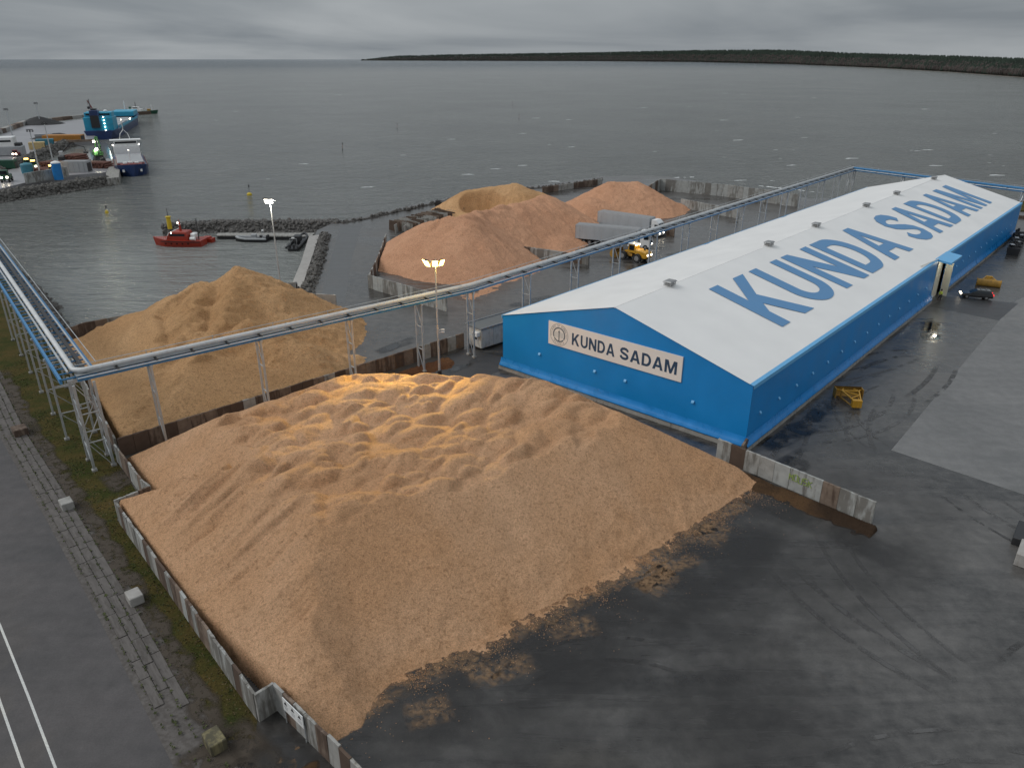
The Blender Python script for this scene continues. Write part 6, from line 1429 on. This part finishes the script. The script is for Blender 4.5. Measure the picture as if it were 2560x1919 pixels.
def crane(label, px, h, mat, boom, lit=False, rz=0.0):
    p = G(*px); o = thing('harbour_crane', label, 'crane', (p.x, p.y, 0), rz); MB().loft([[(-a, -a, z), (a, -a, z), (a, a, z), (-a, a, z)] for z, a in ((0, 2.2), (h * .25, 1.4), (h * .3, 1.3))]).build('pedestal', M_dark, o)
    MB().cbox((-.8, 0, h * .36), (5.0, 3.0, h * .16), .2).build('machine_house', mat, o); MB().cbox((2.0, -1.2, h * .42), (1.6, 1.4, 2.2), .2).build('cab', mat, o)
    for s in (-1, 1): MB().bar((1, s * .8, h * .42), (boom[0] * .35, s * .35, h), .35, .45).build('boom', mat, o)
    MB().bar((boom[0] * .35, 0, h), (boom[0], 0, boom[1]), .4, .45).build('jib', mat, o); MB().tube([(boom[0], 0, boom[1]), (boom[0], 0, boom[1] - 4)], .08, 5).build('cable', M_dark, o); MB().cbox((boom[0], 0, boom[1] - 4.8), (1.4, 1.6, 1.6), .3).build('grab', M_dark, o)
    if lit:
        for z, x in ((h * .55, 3.2), (h * .82, 1.5)): MB().box((x, -.9, z), (.7, .7, .7)).build('floodlight', M_metalh, o)
        q = o.matrix_basis @ Vector((3.4, -1.5, h * .5)); lamp_light('crane_floodlight', (q.x, q.y, q.z), 500, (1.0, .92, .7), .5)
crane('green harbour crane with bright floodlights beside the coaster', (216, 352), 9.6, M_green, (6, 6.4), True, R(-50)); crane('dark red crane on the breakwater behind the cyan ship', (202, 252), 7.5, M_redd, (-2, 10.5), False, R(10))
def material_handler():
    p = G(138, 352); o = thing('log_loader', 'dark log loader with folded boom among the log stacks', 'crane', (p.x, p.y, 0), R(0)); MB().cbox((0, 0, 1.4), (2.6, 2.4, 2.2), .2).build('base', M_dark, o); MB().cbox((0, 0, 3.4), (1.6, 1.6, 1.8), .2).build('cab', M_grey, o); MB().bar((0, 0, 3.5), (4, 0, 7.0), .3, .35).build('boom', M_dark, o); MB().bar((4, 0, 7.0), (9, 0, 5.8), .25, .3).build('stick', M_dark, o); MB().bar((9, 0, 5.8), (9.2, 0, 4.2), .2).build('hanger', M_dark, o); MB().cbox((9.2, 0, 3.9), (1.8, .8, .7), .2).build('grab', M_dark, o)
material_handler()
def log_stack(label, px, L, W, H, ang):
    p = G(*px); o = thing('log_stack', label, 'logs', (p.x, p.y, 0), ang, 'log stacks on the near pier'); r = random.Random(int(px[0])); n = 0
    lg = [MB().tube([(-W / 2, 0, 0), (W / 2, 0, 0)], q, 7).mesh('log', M_log) for q in (.32, .38, .44)]
    rows = int(H / .72)
    for j in range(rows):
        for i in range(int((L - j * .5) / .78)):
            s = link('log', r.choice(lg), o); s.location = (0 + r.uniform(-.3, .3), -L / 2 + .4 + j * .36 + i * .78, .4 + j * .68); s.rotation_euler = (0, 0, r.uniform(-.03, .03)); n += 1
log_stack('reddish log stack under the log loader', (166, 350), 7, 7, 3.2, R(80)); log_stack('long dark red log stack behind the grey shed', (130, 362), 13, 5, 2.4, R(85)); log_stack('dark red log stack between shed and quay head', (206, 362), 12, 5, 2.4, R(85)); log_stack('low log stack left of the blue tank', (92, 372), 9, 5, 2.0, R(80))
def shed(name, label, px, size, ang, mat, cat, z=0.0, roofm=None, group=None):
    p = G(*px); o = thing(name, label, cat, (p.x, p.y, z), ang, group); w, d, h = size; MB().cbox((0, 0, h / 2), size, .06).build('body', mat, o); MB().box((0, 0, h + .06), (w * .98, d * .98, .1)).build('roof', roofm or mat, o)
    n = max(2, int(w / 1.5))
    for k in range(n): MB().box((-w / 2 + (k + .5) * w / n, -d / 2 - .03, h / 2), (.12, .06, h * .9)).build('rib', roofm or mat, o)
    MB().box((w / 2 + .03, 0, h * .45), (.06, d * .7, h * .8)).build('door', M_dark, o)
    return o
shed('harbour_shed', 'grey box shed on the near pier right of the blue tank', (168, 371), (8.5, 4.5, 3.6), R(5), M_grey, 'shed', 0, M_rim)
shed('shipping_container', 'tan container on the middle pier', (82, 322), (6, 4, 2.8), R(25), M_tan, 'container'); shed('shipping_container', 'teal container beside the tan one on the middle pier', (99, 315), (7, 4, 2.8), R(25), M_tealc, 'container'); shed('shipping_container', 'green container at the left edge of the frame', (4, 364), (10, 3, 2.8), R(10), M_dkgreen, 'container')
shed('barge', 'long orange barge hull on the middle pier', (139, 304), (17, 6, 2.6), R(8), M_orange, 'barge'); shed('shipping_container', 'small grey container standing alone on the middle pier', (94, 298), (7, 2.6, 1.8), R(25), M_grey, 'container')
def tank(label, px, r_, h, mat, cap):
    p = G(*px); o = thing('storage_tank', label, 'tank', (p.x, p.y, 0)); MB().lathe([(r_, 0), (r_, h)], n=20).build('shell', mat, o, False); MB().lathe([(r_ * 1.02, h), (r_ * .9, h + .35), (r_ * .2, h + .7)], n=20).build('lid', cap, o); MB().tube([(r_ + .15, 0, 0), (r_ + .15, 0, h)], .06, 5).build('ladder', M_galv, o)
tank('upright blue tank with white lid on the near pier', (128, 388), 1.45, 5.2, M_bin, M_white); tank('teal round tank left of the log stacks', (61, 374), 1.9, 2.8, M_tealc, M_tealc)
def heap_thing(name, label, cat, px, rx, ry, h, mat):
    p = G(*px); o = heap(name, None, (p.x - rx, p.y - ry, p.x + rx, p.y + ry), .5, lambda X, Y: h * (1 - np.sqrt(((X - p.x) / rx) ** 2 + ((Y - p.y) / ry) ** 2 + .02)) + .6 * fbm(X * .3, Y * .3, 3, 3), mat); tag(o, label, cat)
heap_thing('coal_heap', 'black coal heap against the thin breakwater wall', 'coal', (86, 268), 14, 12, 5.0, M_coal); heap_thing('scrap_heap', 'dark scrap heap beside the orange barge', 'scrap', (125, 299), 13, 8, 3.0, M_coal)
def harbour_vehicle(label, px, ang, mat, s=1.0, beacon=True, cat='loader'):
    p = G(*px); o = thing('log_truck' if cat == 'truck' else 'wheel_loader', label, cat, (p.x, p.y, 0), ang)
    MB().cbox((0, 0, 1.5 * s), (5.2 * s, 2.4 * s, 1.5 * s), .2).build('body', mat, o); c_ = MB().cbox((1.4 * s, 0, 2.9 * s), (2.0 * s, 2.2 * s, 1.7 * s), .2).build('cab', mat, o); MB().box((2.42 * s, 0, 3.0 * s), (.06, 1.9 * s, 1.0 * s)).build('windscreen', M_glass, c_)
    for x in (-1.7, 1.7):
        for y in (-1.1, 1.1): wheel(o, x * s, y * s, .65 * s, .5 * s)
    for y in (-.8, .8): MB().box((2.65 * s, y * s, 1.6 * s), (.1, .6, .5)).build('headlight', M_head, o)
    if beacon: MB().box((1.2 * s, 0, 3.9 * s), (1.6, 1.3, .35)).build('roof_lamp', M_beacon, o)
harbour_vehicle('green log loader with amber roof lamp nearest the teal tank', (61, 362), R(-60), M_green, .8); harbour_vehicle('second green log loader with amber roof lamp', (75, 366), R(-60), M_green, .8); harbour_vehicle('green log loader with amber lamp beside the blue tank', (114, 376), R(-60), M_green, .75)
harbour_vehicle('lorry with dazzling headlights at the left edge', (16, 392), R(-70), M_dkgreen, 1.0, False, 'truck'); harbour_vehicle('small red van with headlights on the middle pier', (37, 338), R(-80), M_redd, .7, False, 'truck')
# more dazzling lamps of the lorry
def white_ship():
    p = G(-4, 336, 0); o = thing('moored_ship', 'white ship cut by the left edge of the frame', 'ship', (p.x, p.y, 0), R(20)); MB().cbox((0, 0, 3), (24, 9, 6), .4).build('hull', M_grey, o); a = MB().cbox((2, 0, 8.5), (14, 8, 7), .3).build('deckhouse', M_white, o); MB().box((2, -4.05, 9.5), (12, .1, 1.2)).build('window', M_glass, a); MB().cbox((10, 0, 6.8), (3, 6, 2.2), .2).build('winch', M_dark, o); MB().tube([(2, 0, 12), (2, 0, 17)], .25, 6).build('mast', M_white, a)
    return o
white_ship().scale = (.8, .8, .6)
def far_mast(label, px, top, n=3):
    b = G(*px); d = sight(*top); t = b.y / d.y; h = CAM_Z + d.z * t; o = thing('lamp_mast', label, 'lamp mast', (b.x, b.y, 0), 0, 'unlit harbour masts'); MB().tube([(0, 0, 0), (0, 0, h)], .26, 8, r1=.14).build('pole', M_galv, o); MB().box((0, 0, h), (2.2, .3, .25)).build('cross_arm', M_dark, o)
    for k in range(n): MB().cbox((-.9 + 1.8 * k / max(1, n - 1), 0, h - .5), (.5, .5, .45), .1).build('floodlight', M_dark, o)
far_mast('tall unlit mast by the coal heap', (88, 269), (79, 222)); far_mast('unlit mast at the far left of the breakwater', (27, 293), (15, 235)); far_mast('unlit mast between the tan container and the teal tank', (87, 376), (67, 280)); far_mast('unlit mast beside the teal container', (114, 346), (100, 264))
